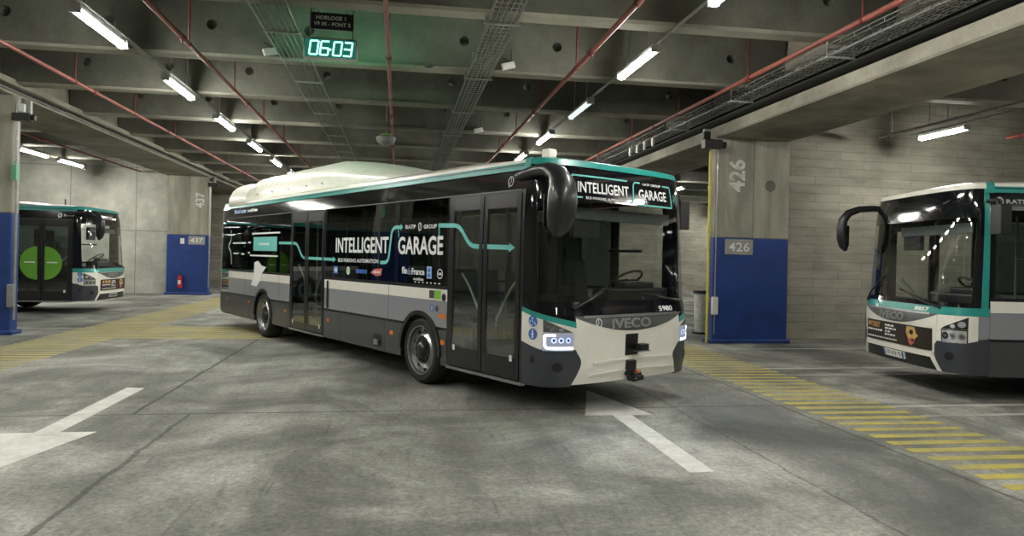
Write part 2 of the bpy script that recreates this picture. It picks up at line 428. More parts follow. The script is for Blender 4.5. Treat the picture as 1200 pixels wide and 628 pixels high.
WF, WR = -2.80, -8.90        # axle positions
def arch(s, base, r=.505, zc=.46):
    x = XS-(abs(s)-S0)
    for w in (WF, WR):
        d = abs(x-w)
        if d < r: return max(base, zc+math.sqrt(r*r-d*d))
    return base
def flank(name, mat, root, x0, x1, z0, z1, side=1, off=0, th=.03, ds=.5, archbase=False, nz=None):
    """rectangle of a flank between body positions x0 > x1, split round the wheel arches"""
    a, b = sx(x0), sx(x1)
    if archbase:
        zf = lambda s: min(arch(s, z0), z1-.001)
        return panel(name, mat, root, side*a, side*b, zf, z1, off, th, ds=.035, nz=nz or 3)
    return panel(name, mat, root, side*a, side*b, z0, z1, off, th, ds, nz)

def wheel(root, x, side):
    y = side*1.235; d = -side      # d points inwards
    zc = .455
    mb = MB(); prof = [(.30,.03),(.335,.012),(.345,-.002),(.40,-.008),(.435,.02),(.455,.07),(.455,.24),(.435,.285),(.36,.30),(.30,.29)]
    mb.lathe([(r, d*h) for r, h in prof], (x,y,zc), 'y', 44, cap=False)
    w = mb.build('wheel', 'tyre', root, smooth=True)
    r_ = MB(); r_.lathe([(r, d*h) for r, h in [(.338,.012),(.330,-.004),(.316,.0),(.306,.05),(.292,.085),(.262,.092),(.225,.055),(.20,.035),(.185,.04),(.18,.10),(.10,.11)]], (x,y,zc), 'y', 44, cap=False)
    r_.build('rim', 'steel', w, smooth=True, angle=40)
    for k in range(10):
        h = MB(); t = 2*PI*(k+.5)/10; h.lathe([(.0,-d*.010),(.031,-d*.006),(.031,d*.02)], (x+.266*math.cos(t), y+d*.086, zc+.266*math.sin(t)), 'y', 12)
        h.build('rim_hole_disc', 'skirt_black', w)  # black disc, paints the shade inside a hand hole
    u = MB(); u.lathe([(r, d*q) for r, q in [(.0,-.012),(.075,-.012),(.10,.005),(.115,.035),(.17,.038),(.18,.08)]], (x,y,zc), 'y', 24)
    for k in range(10):
        t = 2*PI*k/10; u.lathe([(0,d*.012),(.013,d*.014),(.013,d*.045)], (x+.145*math.cos(t), y, zc+.145*math.sin(t)), 'y', 8)
    u.build('wheel_hub', 'frame_black', w, smooth=True)
    return w

def seat_part(root, x, y, face=1):
    mb = MB(); mb.obox((x,y,.87),(.21,0,0),(0,.2,0),(0,0,.035)); mb.obox((x-face*.22,y,1.2),(.035,0,.0),(0,.2,0),(-face*.05,0,.33))
    s = mb.build('passenger_seat', 'seat_fabric', root, bevel=.03)
    g = MB(); g.tube([(x,y,.42),(x,y,.85)], .03, 8); g.build('seat_post', 'interior_grey', s)
    return s

BND = [(.34,.95),(.42,.90),(.58,.825),(.64,.83),(.72,.89),(.745,.90)]
def make_bus(name, label, loc, ang, style):
    root = empty(name, loc, ang, label, 'bus')
    A = style == 'main'
    P = lambda *a, **k: panel(a[0], a[1], root, *a[2:], **k)
    belt_top = 1.30
    # ---------------- lower body
    for sd in (1,-1):
        doors = [(-.64,-2.14),(-5.90,-7.46)] if sd == 1 else []
        segs = []; x = -.64
        for d0, d1 in doors:
            if d0 < x: segs.append((x, d0))
            x = d1
        segs.append((x, -11.70))
        for k, (a, b) in enumerate(segs):
            flank('skirt_panel', 'bus_dark_grey', root, a-.004, b+.004, .32, .775, sd, archbase=True)
            flank('side_panel', 'bus_light_grey', root, a-.004, max(b,-11.18)+.004, .81, 1.15, sd, archbase=True)
            bb = max(b, -11.18)
            flank('belt_panel', 'bus_white', root, a-.004, bb+.004, 1.152, belt_top, sd, off=.004)
            flank('body_groove', 'satin_black', root, a-.004, b+.004, .775, .81, sd, off=-.012, archbase=True)
        for sx_ in (-3.66,-8.0,-10.0):
            q = MB(); patch(q, lambda a, z: surf(-a*sd if sd > 0 else a, z, .007), -sx(sx_)-.006, -sx(sx_)+.006, .82, 1.295); q.build('panel_seam', 'bus_dark_grey', root)
        for sx_ in (-3.78,-5.28,-7.62,-9.75,-11.1):
            q = MB(); patch(q, lambda a, z: surf(-a*sd if sd > 0 else a, z, .004), -sx(sx_)-.006, -sx(sx_)+.006, .325, .77); q.build('panel_seam', 'skirt_black', root)
        for wx in (WF, WR):
            mb = MB(); n = 20; vs = []      # arch lip
            for i in range(n+1):
                t = -.06+(PI+.12)*i/n
                for r in (.475,.535):
                    for yy in (1.20, 1.268): vs.append((wx+r*math.cos(t), -sd*yy, .46+r*math.sin(t)))
            fs = []
            for i in range(n):
                a = i*4; b = a+4
                fs += [(a,a+1,b+1,b),(a+2,b+2,b+3,a+3),(a,b,b+2,a+2),(a+1,a+3,b+3,b+1)]
            fs += [(0,2,3,1),(n*4,n*4+1,n*4+3,n*4+2)]
            mb.add(vs, fs); mb.build('wheel_arch', 'frame_black', root, smooth=True)
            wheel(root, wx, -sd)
        # wheel housings
        for wx in (WF, WR):
            mb = MB(); n = 14; vs = []
            for i in range(n+1):
                t = PI*i/n
                for r in (.49,.53):
                    for yy in (.86, 1.20): vs.append((wx+r*math.cos(t), -sd*yy, .42+r*math.sin(t)))
            fs = []
            for i in range(n):
                a = i*4; b = a+4; fs += [(a,a+1,b+1,b),(a+2,b+2,b+3,a+3),(a,b,b+2,a+2),(a+1,a+3,b+3,b+1)]
            mb.add(vs, fs); mb.box(wx-.56, wx+.56, -sd*.84-.01, -sd*.84+.01, .30, .98)
            mb.build('wheel_housing', 'skirt_black', root)
    # ---------------- underbody and floor
    ub = MB()
    for a, b in ((-.75,WF+.58),(WF-.58,WR+.58),(WR-.58,-11.7)): ub.box(b, a, -1.19, 1.19, .30, .40)
    for w in (WF, WR): ub.box(w-.58, w+.58, -.83, .83, .24, .40)
    ub.tube([(WF,-1.0,.455),(WF,1.0,.455)], .07, 8); ub.tube([(WR,-1.0,.455),(WR,1.0,.455)], .09, 8)
    ub.build('underbody', 'skirt_black', root)
    fl = MB(); fl.box(-11.6, -.35, -.82, .82, .40, .42)
    for a, b in ((-.62,WF+.58),(WF-.58,WR+.58),(WR-.58,-11.6)): fl.box(b, a, -1.2, 1.2, .401, .421)
    fl.build('cabin_floor', 'interior_grey', root)
    # ---------------- rear end
    P('rear_panel', 'bus_dark_grey', S1+.02, 2*SEND-S1-.02, .32, .80, ds=.12) if False else None
    for sd in (1,-1):
        P('rear_lower_panel', 'bus_dark_grey', sd*sx(-11.70), sd*SEND, .36, .80, ds=.1)
        P('rear_side_panel', 'gloss_black', sd*sx(-11.18), sd*SEND, .80, 1.30, ds=.1)
        P('rear_upper_panel', 'gloss_black', sd*sx(-11.45), sd*SEND, 1.30, 2.72, ds=.1)
        P('rear_roof_rail', 'teal', sd*sx(-11.3), sd*SEND, 2.70, 2.86, off=.012, ds=.1)
        mb = MB(); mb.box(-12.0, -11.97, -sd*1.1-.05, -sd*1.1+.05, .95, 1.35); mb.build('tail_lamp', 'red_gloss', root)
    # ---------------- windows, both flanks
    wins = {1: [(-2.18,-3.40),(-3.52,-5.84),(-7.52,-9.45),(-9.50,-11.35)], -1: [(-.70,-1.50),(-1.64,-3.95),(-4.05,-6.0),(-6.1,-8.0),(-8.1,-10.0),(-10.1,-11.35)]}
    for sd in (1,-1):
        ztop = 2.48
        if sd == 1: spans = [(-2.14,-5.90),(-7.46,-11.45)]
        else: spans = [(-.64,-11.45)]
        for (a, b) in spans:
            flank('window_sill', 'satin_black', root, a, b, 1.30, 1.345, sd, off=.003)
            ws = [w for w in wins[sd] if w[0] <= a+.01 and w[1] >= b-.01]
            xs = [a]+[q for w in ws for q in w]+[b]
            for k in range(0, len(xs), 2):
                if xs[k]-xs[k+1] > .005: flank('window_pillar', 'gloss_black', root, xs[k], xs[k+1], 1.345, ztop, sd)
            for (c, d) in ws:
                clear = sd == -1 and c > -1
                g = flank('side_window', 'windscreen_glass' if clear else 'side_glass', root, c, d, 1.345, ztop, sd, off=-.004, th=.006)
        # roof-side band and rails
        for (a, b) in ([(-.64,-11.45)]):
            pass
        flank('roof_band', 'gloss_black', root, -.64, -11.45, 2.50, 2.715, sd)
        flank('window_trim_strip', 'grille_grey', root, -.70, -11.3, 2.487, 2.50, sd, off=.010)
        flank('roof_rail', 'teal', root, -.55, -11.3, 2.717, 2.765, sd, off=.022)
        flank('roof_rail_groove', 'satin_black', root, -.55, -11.3, 2.765, 2.78, sd, off=.008)
        flank('roof_edge', 'teal', root, -.55, -11.3, 2.78, 2.80, sd, off=.016)
        flank('roof_side', 'teal' if style == 'left' else 'bus_white', root, -.55, -11.3, 2.80, 2.84, sd, off=.01)
    # ---------------- roof
    rings = [(0,2.83),(.10,2.885),(.30,2.94),(.7,2.965)]
    ss = [SEND*i/70 for i in range(-70, 71)]
    ss = sorted(set([round(q,3) for q in ss]+[round(S0*i/14,3) for i in range(-14,15)]))
    mb = MB(); vs = []
    for ins, z in rings:
        for s in ss[:-1]:
            x, y, _ = surf(s, 2.85); ky = max(0, 1-ins/1.17)
            X = x if -11.2 < x < -1.2 else (x-ins*.8*(x+1.2)/(.84) if x >= -1.2 else x+ins*.8*(-11.2-x)/.78)
            kk = min(1, .30+.70*max(0,(-.35-X))/1.7); vs.append((X, y*ky, 2.83+(z-2.83)*kk))
    n = len(ss)-1; fs = []
    for j in range(len(rings)-1):
        for i in range(n): fs.append((j*n+i, j*n+(i+1)%n, (j+1)*n+(i+1)%n, (j+1)*n+i))
    m_ = (len(rings)-1)*n
    fs.append(tuple(m_+i for i in range(n)))
    mb.add(vs, fs); mb.build('roof', 'grille_grey' if style == 'left' else 'bus_white', root, smooth=True, angle=60)
    lin = MB(); lin.box(-11.7,-.62,-1.12,1.12,2.56,2.60); lin.build('cabin_ceiling', 'interior_dark', root)
    # front cap (the teal brow that turns the corner)
    P('front_brow', 'teal' if style != 'right' else 'bus_white', -1.52, 1.52, 2.768, 2.835, off=.014, ds=.07)
    cap = MB(); vs = []; cs = [1.54*i/20 for i in range(-20,21)]
    for ins, z in ((-.014,2.829),(.05,2.850),(.11,2.862)):
        for s in cs:
            x,y,_ = surf(s, 2.85, max(0,-ins)); k = 1-max(0,ins)/1.17
            vs.append(((x if ins <= 0 else x-ins*.9*(x+1.2)/.84), y*k, z+.006))
    W = len(cs); cap.add(vs, [(j*W+i,j*W+i+1,(j+1)*W+i+1,(j+1)*W+i) for j in range(2) for i in range(W-1)])
    cap.build('front_brow_cap', 'teal' if style != 'right' else 'bus_white', root, smooth=True)
    for sd in (1,-1):
        P('brow_corner', 'teal', sd*1.50, sd*1.64, 2.71, 2.85, off=.026, ds=.04)
    if A: an = MB(); an.box(-.68,-.56,-.98,-.86,2.80,2.97); an.build('roof_antenna', 'bus_white', root, bevel=.01)
    if style == 'left': an = MB(); an.tube([(-1.0,-.9,2.86),(-1.0,-.9,3.05)], .02, 8); an.build('roof_antenna', 'bus_dark_grey', root)
    # ---------------- front glass
    P('windscreen', 'windscreen_glass', -1.34, 1.34, 1.24, 2.385, off=-.004, th=.006, ds=.07)
    P('windscreen_surround', 'gloss_black', -1.34, 1.34, 1.20, 1.265, ds=.07, th=.02)
    P('destination_panel', 'gloss_black', -1.36, 1.36, 2.385, 2.765, ds=.07)
    for sd in (1,-1):
        P('front_pillar', 'gloss_black', sd*1.34, sd*1.585, 1.19, 2.765, ds=.04)
        # inner cab corner posts seen through the glass
    # ---------------- fascia
    par = lambda s: .925+.175*min(1,(abs(s)/.92))**2
    if A:
        P('front_fascia', 'gloss_black', -1.585, 1.585, lambda s: 1.105 if abs(s) < .9 else 1.105+(abs(s)-.9)*.1, 1.20, off=.004, ds=.06)
        for sd in (1,-1):
            # the teal stripe slanting from the flank down to the grille
            P('corner_stripe', 'teal', sd*.90, sd*1.585, lambda s: .975+(abs(s)-.90)*.235, lambda s: 1.045+(abs(s)-.90)*.215, off=.007, ds=.05)
            P('corner_panel', 'bus_white', sd*(.90 if sd > 0 else .86), sd*1.585, lambda s: .745+(0 if abs(s) < 1.3 else (abs(s)-1.3)*.25), lambda s: .98+(abs(s)-.90)*.235, off=.008, ds=.05)
            P('corner_mask', 'gloss_black', sd*.90, sd*1.585, lambda s: 1.04+(abs(s)-.90)*.215, lambda s: 1.20, off=.001, ds=.05)  # gloss black mask under the windscreen corner
    else:
        # standard livery: teal scuttle, white surround, dark smile
        P('front_scuttle', 'teal', -1.585, 1.585, lambda s: 1.10, 1.205, off=.004, ds=.06)
        for sd in (1,-1):
            P('corner_panel', 'bus_white', sd*.90, sd*1.44, .745, lambda s: 1.105+.06*max(0,(abs(s)-1.0)), off=0, ds=.05)
            P('corner_side_panel', 'bus_light_grey' if sd == -1 and style=='right' else 'bus_white', sd*1.44, sd*1.585, .80, 1.12, ds=.05)
            P('corner_belt', 'bus_white', sd*1.44, sd*1.585, 1.12, 1.2, ds=.05)
            P('corner_post_strip', 'teal', sd*1.46, sd*1.56, 1.20, 2.80, off=.006, ds=.04) if style == 'right' else None
    P('grille', 'grille_grey', -.92, .92, par, 1.105, off=.012, ds=.06, nz=4)
    P('grille_upper_lip', 'steel', -.80, .80, lambda s: 1.085, lambda s: 1.112, off=.020, ds=.06)
    # brand lettering in relief on the grille
    let = MB(); put_text(let, F(.022), 'IVECO', -.40, .26, .955, 1.07, .03)
    let.build('grille_lettering', 'letter_metal', root)
    if A:
        em = MB(); stroke(em, F(.018), [(-.60+.04*math.cos(t*PI/8), 1.03+.045*math.sin(t*PI/8)) for t in range(16)], .012, closed=True)
        stroke(em, F(.018), [(-.63,.995),(-.60,1.03),(-.61,1.07)], .01); em.build('front_emblem', 'white_print', root)
    if A:
        bz = lambda z: interp(z, BND); br_ = lambda z: bz(z)-.10+.06*max(0,(z-.6)/.15 if z > .6 else 0)
        P('front_panel', 'bus_white', lambda v: -br_(.36+.385*v), lambda v: bz(.36+.385*v), .36, .745, off=.008, ds=.07, nz=10)
        P('front_upper_panel', 'bus_white', -.86, .90, .745, lambda s: par(s)-.004, off=.008, ds=.07, nz=3)
        for zz, hw in ((.60,.66),(.47,.72)):
            c = MB(); 
            P('front_panel_rib', 'bus_white', -hw, hw, lambda s: zz-.012-.02*(abs(s)/hw)**2, lambda s: zz+.012-.02*(abs(s)/hw)**2, off=.022, ds=.07, nz=1)
        P('registration_recess', 'satin_black', -.05, .165, .64, .885, off=.010, ds=.04)
        lv = MB(); lv.obox((.0,.02,.74),(.05,0,0),(0,.07,0),(0,0,.035)); lv.obox((.0,.0,.70),(.05,0,0),(0,.10,0),(0,0,.006))
        ld = lv.build('guidance_sensor', 'satin_black', root, bevel=.008)
        l2 = MB(); l2.box(-.02,.055,-.09,.11,.69,.702); l2.build('sensor_bracket', 'steel', ld)
        tw = MB(); tw.obox((-.06,-.10,.50),(.05,0,0),(0,.05,0),(0,0,.09)); tw.obox((-.02,-.06,.39),(.06,0,0),(0,.085,0),(0,0,.03)); tw.obox((.0,-.13,.375),(.05,0,0),(0,.03,0),(0,0,.02)); tw.obox((.01,-.06,.435),(.03,0,0),(0,.05,0),(0,0,.02)); tw.tube([(0,-.10,.44),(.04,-.10,.42)],.03,10)
        t0 = tw.build('towing_coupling', 'satin_black', root, bevel=.01)
        t1 = MB(); t1.obox((.03,-.07,.47),(.02,0,0),(0,.03,0),(0,0,.012)); t1.build('coupling_latch', 'orange_lens', t0)
    else:
        P('front_panel', 'bus_white', -.92, .92, .58, lambda s: par(s)-.004, off=.004, ds=.07, nz=5)
        P('advert_board', 'dark_brown', -.86, .80, .60, .90, off=.024, ds=.07)
        ad = MB(); f = F(.028)
        if style == 'right': put_text(ad, f, 'MYORET', -.74, -.36, .795, .875, .025, mi=0)
        else: dashes(ad, f, -.74, -.30, .80, .87, 3, 0)
        for q_, (a0, a1, z0, z1, n_) in enumerate(((-.76,-.30,.738,.765,7),(-.22,.02,.835,.862,3),(-.22,.08,.79,.815,4),(-.22,-.08,.745,.768,2),(-.22,.06,.70,.725,4),(-.76,.10,.640,.658,12))): dashes(ad, f, a0, a1, z0, z1, n_, 1, q_)
        # generic golden form on the poster
        poly2(ad, f, [(.36,.885),(.54,.885),(.57,.81),(.62,.77),(.57,.74),(.55,.72),(.38,.72),(.34,.80)], 0); poly2(ad, f, [(.38,.718),(.55,.718),(.52,.66),(.46,.62),(.41,.65)], 3)
        disc(ad, F(.031), .47, .81, .045, .035, mi=2); disc(ad, F(.031), .50, .70, .03, .02, mi=2)
        ad.build('advert_print', ['gold_print','white_print','dark_brown','red_print'], root)
        # white bumper frame and black intake with the number plate
        P('bumper_frame', 'bus_white', -.86, .86, .515, .585, off=.02, ds=.07)
        for sd in (1,-1): P('bumper_frame_side', 'bus_white', lambda v: sd*(.94-.14*v), lambda v: sd*(1.0-.13*v), .345, .58, off=.02, ds=.07)
        P('lower_intake', 'satin_black', lambda v: -(.93-.12*v), lambda v: .93-.12*v, .345, .515, off=.004, ds=.07)
        P('number_plate', 'sign_white', -.27, .27, .40, .50, off=.026, ds=.1) 
        pl = MB(); (put_text(pl, F(.030), 'CS 513 TJ', -.19, .19, .42, .482, .02) if style == 'right' else dashes(pl, F(.030), -.19, .19, .42, .482, 6)); patch(pl, F(.0295), -.265, -.22, .403, .497, mi=1); patch(pl, F(.0295), .22, .265, .403, .497, mi=1)
        pl.build('plate_characters', ['satin_black','blue_print'], root)
    for sd in (1,-1):
        inner = (lambda v: sd*(bz(.34+.405*v) if sd > 0 else br_(.34+.405*v))) if A else (lambda v: sd*interp(.34+.405*v, [(.34,.99),(.55,.90),(.70,.90),(.745,.94)]))
        P('bumper_corner', 'bumper_grey', inner, lambda v: sd*1.585, .34, lambda s: .745+(0 if abs(s) < 1.3 else (abs(s)-1.3)*.25), off=.006 if A else .008, ds=.05, nz=8)
        fg = MB(); f = F(.010); a = -sd*1.11
        disc(fg, F(.012), a, .56, .06, .055, mi=0); disc(fg, F(.015), a, .56, .042, .038, mi=1); fg.build('fog_lamp', ['frame_black','satin_black'], root)
        # headlight: upper dark lens, lower unit
        dq = 0 if sd > 0 else -.06
        if A:
            P('headlight_upper', 'grille_grey', sd*(.955+dq), sd*(1.27+dq), .935, lambda s: .940+(abs(s)-.955-dq)*.42, off=.013, ds=.04)
            hl = P('headlight', 'lamp_glow', sd*(.935+dq), sd*(1.275+dq), .735, .925, off=.013, ds=.04)
            L = MB(); f2 = lambda a, z: surf(-a+sd*dq, z, .019); f3 = lambda a, z: surf(-a+sd*dq, z, .022)
            for a_, r in ((1.0,.032),(1.08,.036),(1.155,.036)): disc(L, f2, -sd*a_, .85, r*.85, .031, mi=1); disc(L, f3, -sd*a_, .85, .015, .017, mi=2)
            stroke(L, f3, rounded([(-sd*1.25,.905),(-sd*1.25,.765),(-sd*.945,.765)], .05), .026, mi=0)
            stroke(L, f3, [(-sd*1.25,.905),(-sd*1.14,.905)], .022, mi=0)
            L.build('led_running_light', ['led_strip','led_lens','blue_print'], hl)
            U = MB(); disc(U, F(.018), -sd*1.19, .985, .045, .038, mi=0); U.build('indicator_lamp', 'chrome', root); U = MB(); disc(U, F(.018), -sd*1.08, .962, .026, .020, mi=0); U.build('indicator_lamp', 'lamp_inside', root)
        else:
            P('headlight_upper', 'satin_black', sd*1.02, sd*1.32, .925, lambda s: .935+(abs(s)-1.02)*.5, off=.006, ds=.04)
            U = MB(); disc(U, F(.011), -sd*1.25, .985, .045, .04); U.build('indicator_lamp', 'lamp_inside', root); U = MB(); disc(U, F(.011), -sd*1.15, .96, .03, .026); U.build('indicator_lamp', 'lamp_inside', root)
            hl = P('headlight', 'satin_black', sd*1.0, sd*1.32, .725, .92, off=.006, ds=.04)
            L = MB(); patch(L, F(.009), -sd*1.015, -sd*1.305, .74, .905, 4, 1, mi=0)
            for a_ in (1.06,1.15,1.25): disc(L, F(.012), -sd*a_, .83, .042, .045, mi=1); disc(L, F(.014), -sd*a_, .83, .022, .024, mi=2)
            L.build('lamp_cluster', ['lamp_inside','chrome','grille_grey'], hl)
    # accessibility discs on the door-side corner
    if style != 'right':
        for z in (1.045,.905):
            b_ = MB(); a = -1.40; disc(b_, F(.012), a, z, .062, .062); o = b_.build('access_sign', 'blue_print', root)
            g = MB()
            if z > 1: 
                disc(g, F(.015), a-.0, z+.035, .011); stroke(g, F(.015), [(a,z+.02),(a+.005,z-.01),(a+.03,z-.012),(a+.04,z-.04)], .01); stroke(g, F(.015), [(a-.015+.028*math.cos(t), z-.018+.028*math.sin(t)) for t in (1.6,2.4,3.2,4,4.8,5.6)], .008)
            else:
                disc(g, F(.015), a, z+.035, .012); stroke(g, F(.015), [(a,z+.02),(a,z-.045)], .022); stroke(g, F(.015), [(a-.02,z-.0),(a+.02,z)], .012)
            g.build('pictogram', 'white_print', o)
        sq = MB(); patch(sq, F(.011), -1.425, -1.375, .59, .66); sq.build('charging_flap', 'satin_black', root)
    # ---------------- doors
    def door(xa, xb, nm):
        a0, a1 = -sx(xb), -sx(xa)        # reader coordinates (left, right)
        fr = MB(); z0, z1 = .36, 2.46; Wd = a1-a0; mid = (a0+a1)/2
        root_d = None
        def slab(l, r, b, t, off=.0, th=.04, mat='frame_black', name='door_frame', par=None):
            return panel(name, mat, par or root, -r, -l, b, t, off, th, ds=.3, nz=4)
        dr = slab(a0, a1, z1, 2.50, 0, .04, name='door_header', mat='satin_black'); dr.name = nm
        slab(a0, a0+.05, .34, z1, 0, .05, par=dr); slab(a1-.05, a1, .34, z1, 0, .05, par=dr)
        for (l, r) in ((a0+.055, mid-.01), (mid+.01, a1-.055)):
            lf = slab(l, l+.07, z0, z1, .008, .035, name='door_leaf', par=dr)
            for q in ((r-.07, r, z0, z1), (l+.07, r-.07, z0, z0+.24 if xa > -3 else z0+.12), (l+.07, r-.07, z1-.16, z1)):
                if len(q) == 3: q = (q[0], q[1], z0, q[2]) if q[2] < 1 else (q[0], q[1], q[2], z1)
                slab(q[0], q[1], q[2], q[3], .008, .035, name='leaf_frame', par=lf)
            zz0 = z0+(.24 if xa > -3 else .12)
            slab(l+.065, r-.065, zz0, z1-.16, .0, .006, mat='door_glass', name='leaf_glass', par=lf)
            st = MB(); patch(st, F(.012), l+.10 if l < mid-.3 else r-.15, l+.15 if l < mid-.3 else r-.10, zz0-.04, zz0+.03); st.build('leaf_sticker', 'sign_white', lf)
            hr = MB(); aa, bb = (l+.12, r-.14) if l < mid-.3 else (r-.12, l+.14)
            hr.tube([surf(-aa, 1.52, -.10), surf(-(aa*.6+bb*.4), 1.36, -.10), surf(-bb, 1.0, -.10), surf(-bb, .92, -.10)], .014, 8)
            hr.build('grab_rail', 'handrail', lf, smooth=True)
        th = slab(a0, a1, .31, .345, .018, .06, mat='steel', name='door_threshold', par=dr)
        return dr
    door(-.64, -2.14, 'front_door'); door(-5.90, -7.46, 'middle_door')
    # ---------------- mirrors (horn-shaped kerb side, small driver side)
    mb = MB(); pts = [(-.78,-1.235,2.64),(-.60,-1.26,2.665),(-.38,-1.29,2.68),(-.16,-1.32,2.665),(0.0,-1.345,2.60),(.085,-1.36,2.48),(.10,-1.37,2.34),(.09,-1.37,2.18),(.06,-1.37,2.05),(.03,-1.36,1.97)]
    if style == 'right': pts = [(x-.02, y, z) for x,y,z in pts]
    mb.tube(pts, [.055,.065,.075,.09,.11,.15,.17,.165,.135,.06] if A else [.05,.055,.06,.065,.075,.085,.095,.10,.085,.03], 14, sq=.85)
    mr = mb.build('kerb_mirror', 'mirror_black' if A else 'satin_black', root, smooth=True)
    g = MB(); g.obox((-.075 if A else -.0,-1.37,2.22),(.004,0,0),(0,.10,0),(0,0,.17)); g.build('mirror_glass', 'chrome', mr, bevel=.01)
    mb = MB(); mb.obox((-.60,1.47,2.35),(.07,0,0),(0,.10,0),(0,0,.19)); mb.tube([(-.60,1.22,2.60),(-.60,1.40,2.60),(-.60,1.47,2.50)], .03, 8)
    mr = mb.build('driver_mirror', 'satin_black', root, bevel=.03)
    g = MB(); g.obox((-.673,1.47,2.35),(.003,0,0),(0,.08,0),(0,0,.15)); g.build('mirror_glass', 'chrome', mr)
    # ---------------- wipers
    wl = [((-.92,1.19),(-.50,1.37),(-.42,1.42),(-.70,1.30)), ((.95,1.24),(.42,1.30),(.10,1.36),(.62,1.29))] if A else [((.95,1.19),(.30,1.33),(.0,1.40),(.62,1.28)), ((-.95,1.19),(-.62,1.46),(-.50,1.58),(-.78,1.36))]
    for base, tip, b1, b0 in wl:
        w_ = MB(); f = lambda a, z, o=.03: surf(-a, z, o)
        w_.tube([f(*base,.02), f((base[0]*.5+tip[0]*.5),(base[1]+tip[1])/2,.05), f(*tip,.03)], [.02,.013,.009], 8)
        w0 = w_.build('wiper', 'satin_black', root, smooth=True)
        bl = MB(); bl.tube([f(b0[0]+(b1[0]-b0[0])*t, b0[1]+(b1[1]-b0[1])*t, .014) for t in (0,.25,.5,.75,1)], .009, 6); bl.build('wiper_blade', 'satin_black', w0)
    # ---------------- side marker lamps
    mk = [-.0]
    for x, z in ((-2.225,.62),(-3.56,.62),(-5.72,.62),(-7.66,.64),(-9.72,.68),(-11.2,.66)):
        o = MB(); patch(o, F(.006), -sx(x)-.045, -sx(x)+.045, z-.03, z+.03); o.build('side_marker', 'orange_lens', root)
    # ---------------- cabin
    db = MB(); sec = [(-.30,1.235),(-.42,1.22),(-.62,1.25),(-.80,1.20),(-.80,.9),(-.62,.50),(-.30,.50)]
    vs = []; 
    for y in (-1.16,1.16):
        for x, z in sec: vs.append((x-.0-(.22 if abs(x) < .5 else 0)*1, y, z))
    n = len(sec); db.add(vs, [tuple(range(n)), tuple(range(n,2*n))]+[(i,(i+1)%n,n+(i+1)%n,n+i) for i in range(n)])
    db.build('dashboard', 'interior_dark', root, bevel=.02)
    st = MB(); c = Vector((-.84,.66,1.47)); ax = Vector((-.55,0,.83)).normalized(); a = Vector((0,1,0)); b = ax.cross(a)
    R_ = [c+a*.23*math.cos(2*PI*k/24)+b*.23*math.sin(2*PI*k/24) for k in range(25)]
    st.tube(R_, .016, 8); st.tube([c-a*.22, c+a*.22], .014, 6); st.tube([c, c-ax*.35+Vector((.18,0,0))], .03, 8)
    st.build('steering_wheel', 'satin_black', root, smooth=True)
    dc = MB(); dc.box(-.86,-.55,.05,1.16,1.18,1.38); dc.box(-.80,-.62,.40,.98,1.36,1.46); dc.build('instrument_cluster', 'satin_black', root, bevel=.03)
    ds_ = MB(); ds_.obox((-1.5,.62,.98),(.23,0,0),(0,.23,0),(0,0,.06)); ds_.obox((-1.75,.62,1.38),(.05,0,0),(0,.22,0),(-.06,0,.36)); ds_.obox((-1.83,.62,1.82),(.04,0,0),(0,.13,0),(0,0,.10)); ds_.obox((-1.5,.62,.67),(.14,0,0),(0,.14,0),(0,0,.25))
    ds_.build('driver_seat', 'interior_dark', root, bevel=.04)
    cb = MB(); cb.box(-2.22,-2.19,.10,1.18,.42,2.25); cb.box(-2.19,-1.2,.10,.13,.42,1.25); cb.build('cab_partition', 'interior_dark', root)
    cg = MB(); cg.box(-2.15,-1.22,.11,.12,1.25,2.1); cg.build('cab_screen', 'door_glass', root)
    sh = MB(); sh.box(-.52,-.49,-.60,1.08,2.19,2.33); sh.build('sun_blind', 'interior_grey', root, bevel=.008)
    sb = MB(); sb.box(-.60,-.53,-.60,-.16,1.98,2.33); sb.build('cab_monitor', 'interior_dark', root, bevel=.01)
    rl = MB(); rl.tube([(-1.02,1.17,1.86),(-1.62,1.17,1.86)], .02, 8); rl.build('window_bar', 'satin_black', root)
    for x in (-2.6,-3.9,-5.2,-8.2,-9.6,-10.8):
        for y in ((-.92 if not (-2.14 > x > -2.9) else -.9), -.46, .46, .92):
            seat_part(root, x, y)
    for x in (-2.3,-3.3,-4.6,-5.6,-7.7,-9.0):
        for y in (-.62,.62):
            g = MB(); g.tube([(x,y,.42),(x,y,2.56)], .018, 8); g.build('pole', 'handrail', root, smooth=True)
    return root

def ribbon(mb, pts, w, off, r=.12): stroke(mb, F(off), rounded(pts, r), w)
def ratp_ring(mb, off, a, z, r, mi=0):
    stroke(mb, F(off), [(a+r*.8*math.cos(t*PI/8), z+r*math.sin(t*PI/8)) for t in range(16)], r*.28, mi=mi, closed=True)
    stroke(mb, F(off), [(a-r*.5,z-r*1.3),(a-r*.1,z-r*.2),(a+r*.15,z+r*.1),(a-r*.0,z+r*.9)], r*.2, mi=mi)
def mx(x): return -sx(x)     # flank position in reader coordinates (door side)
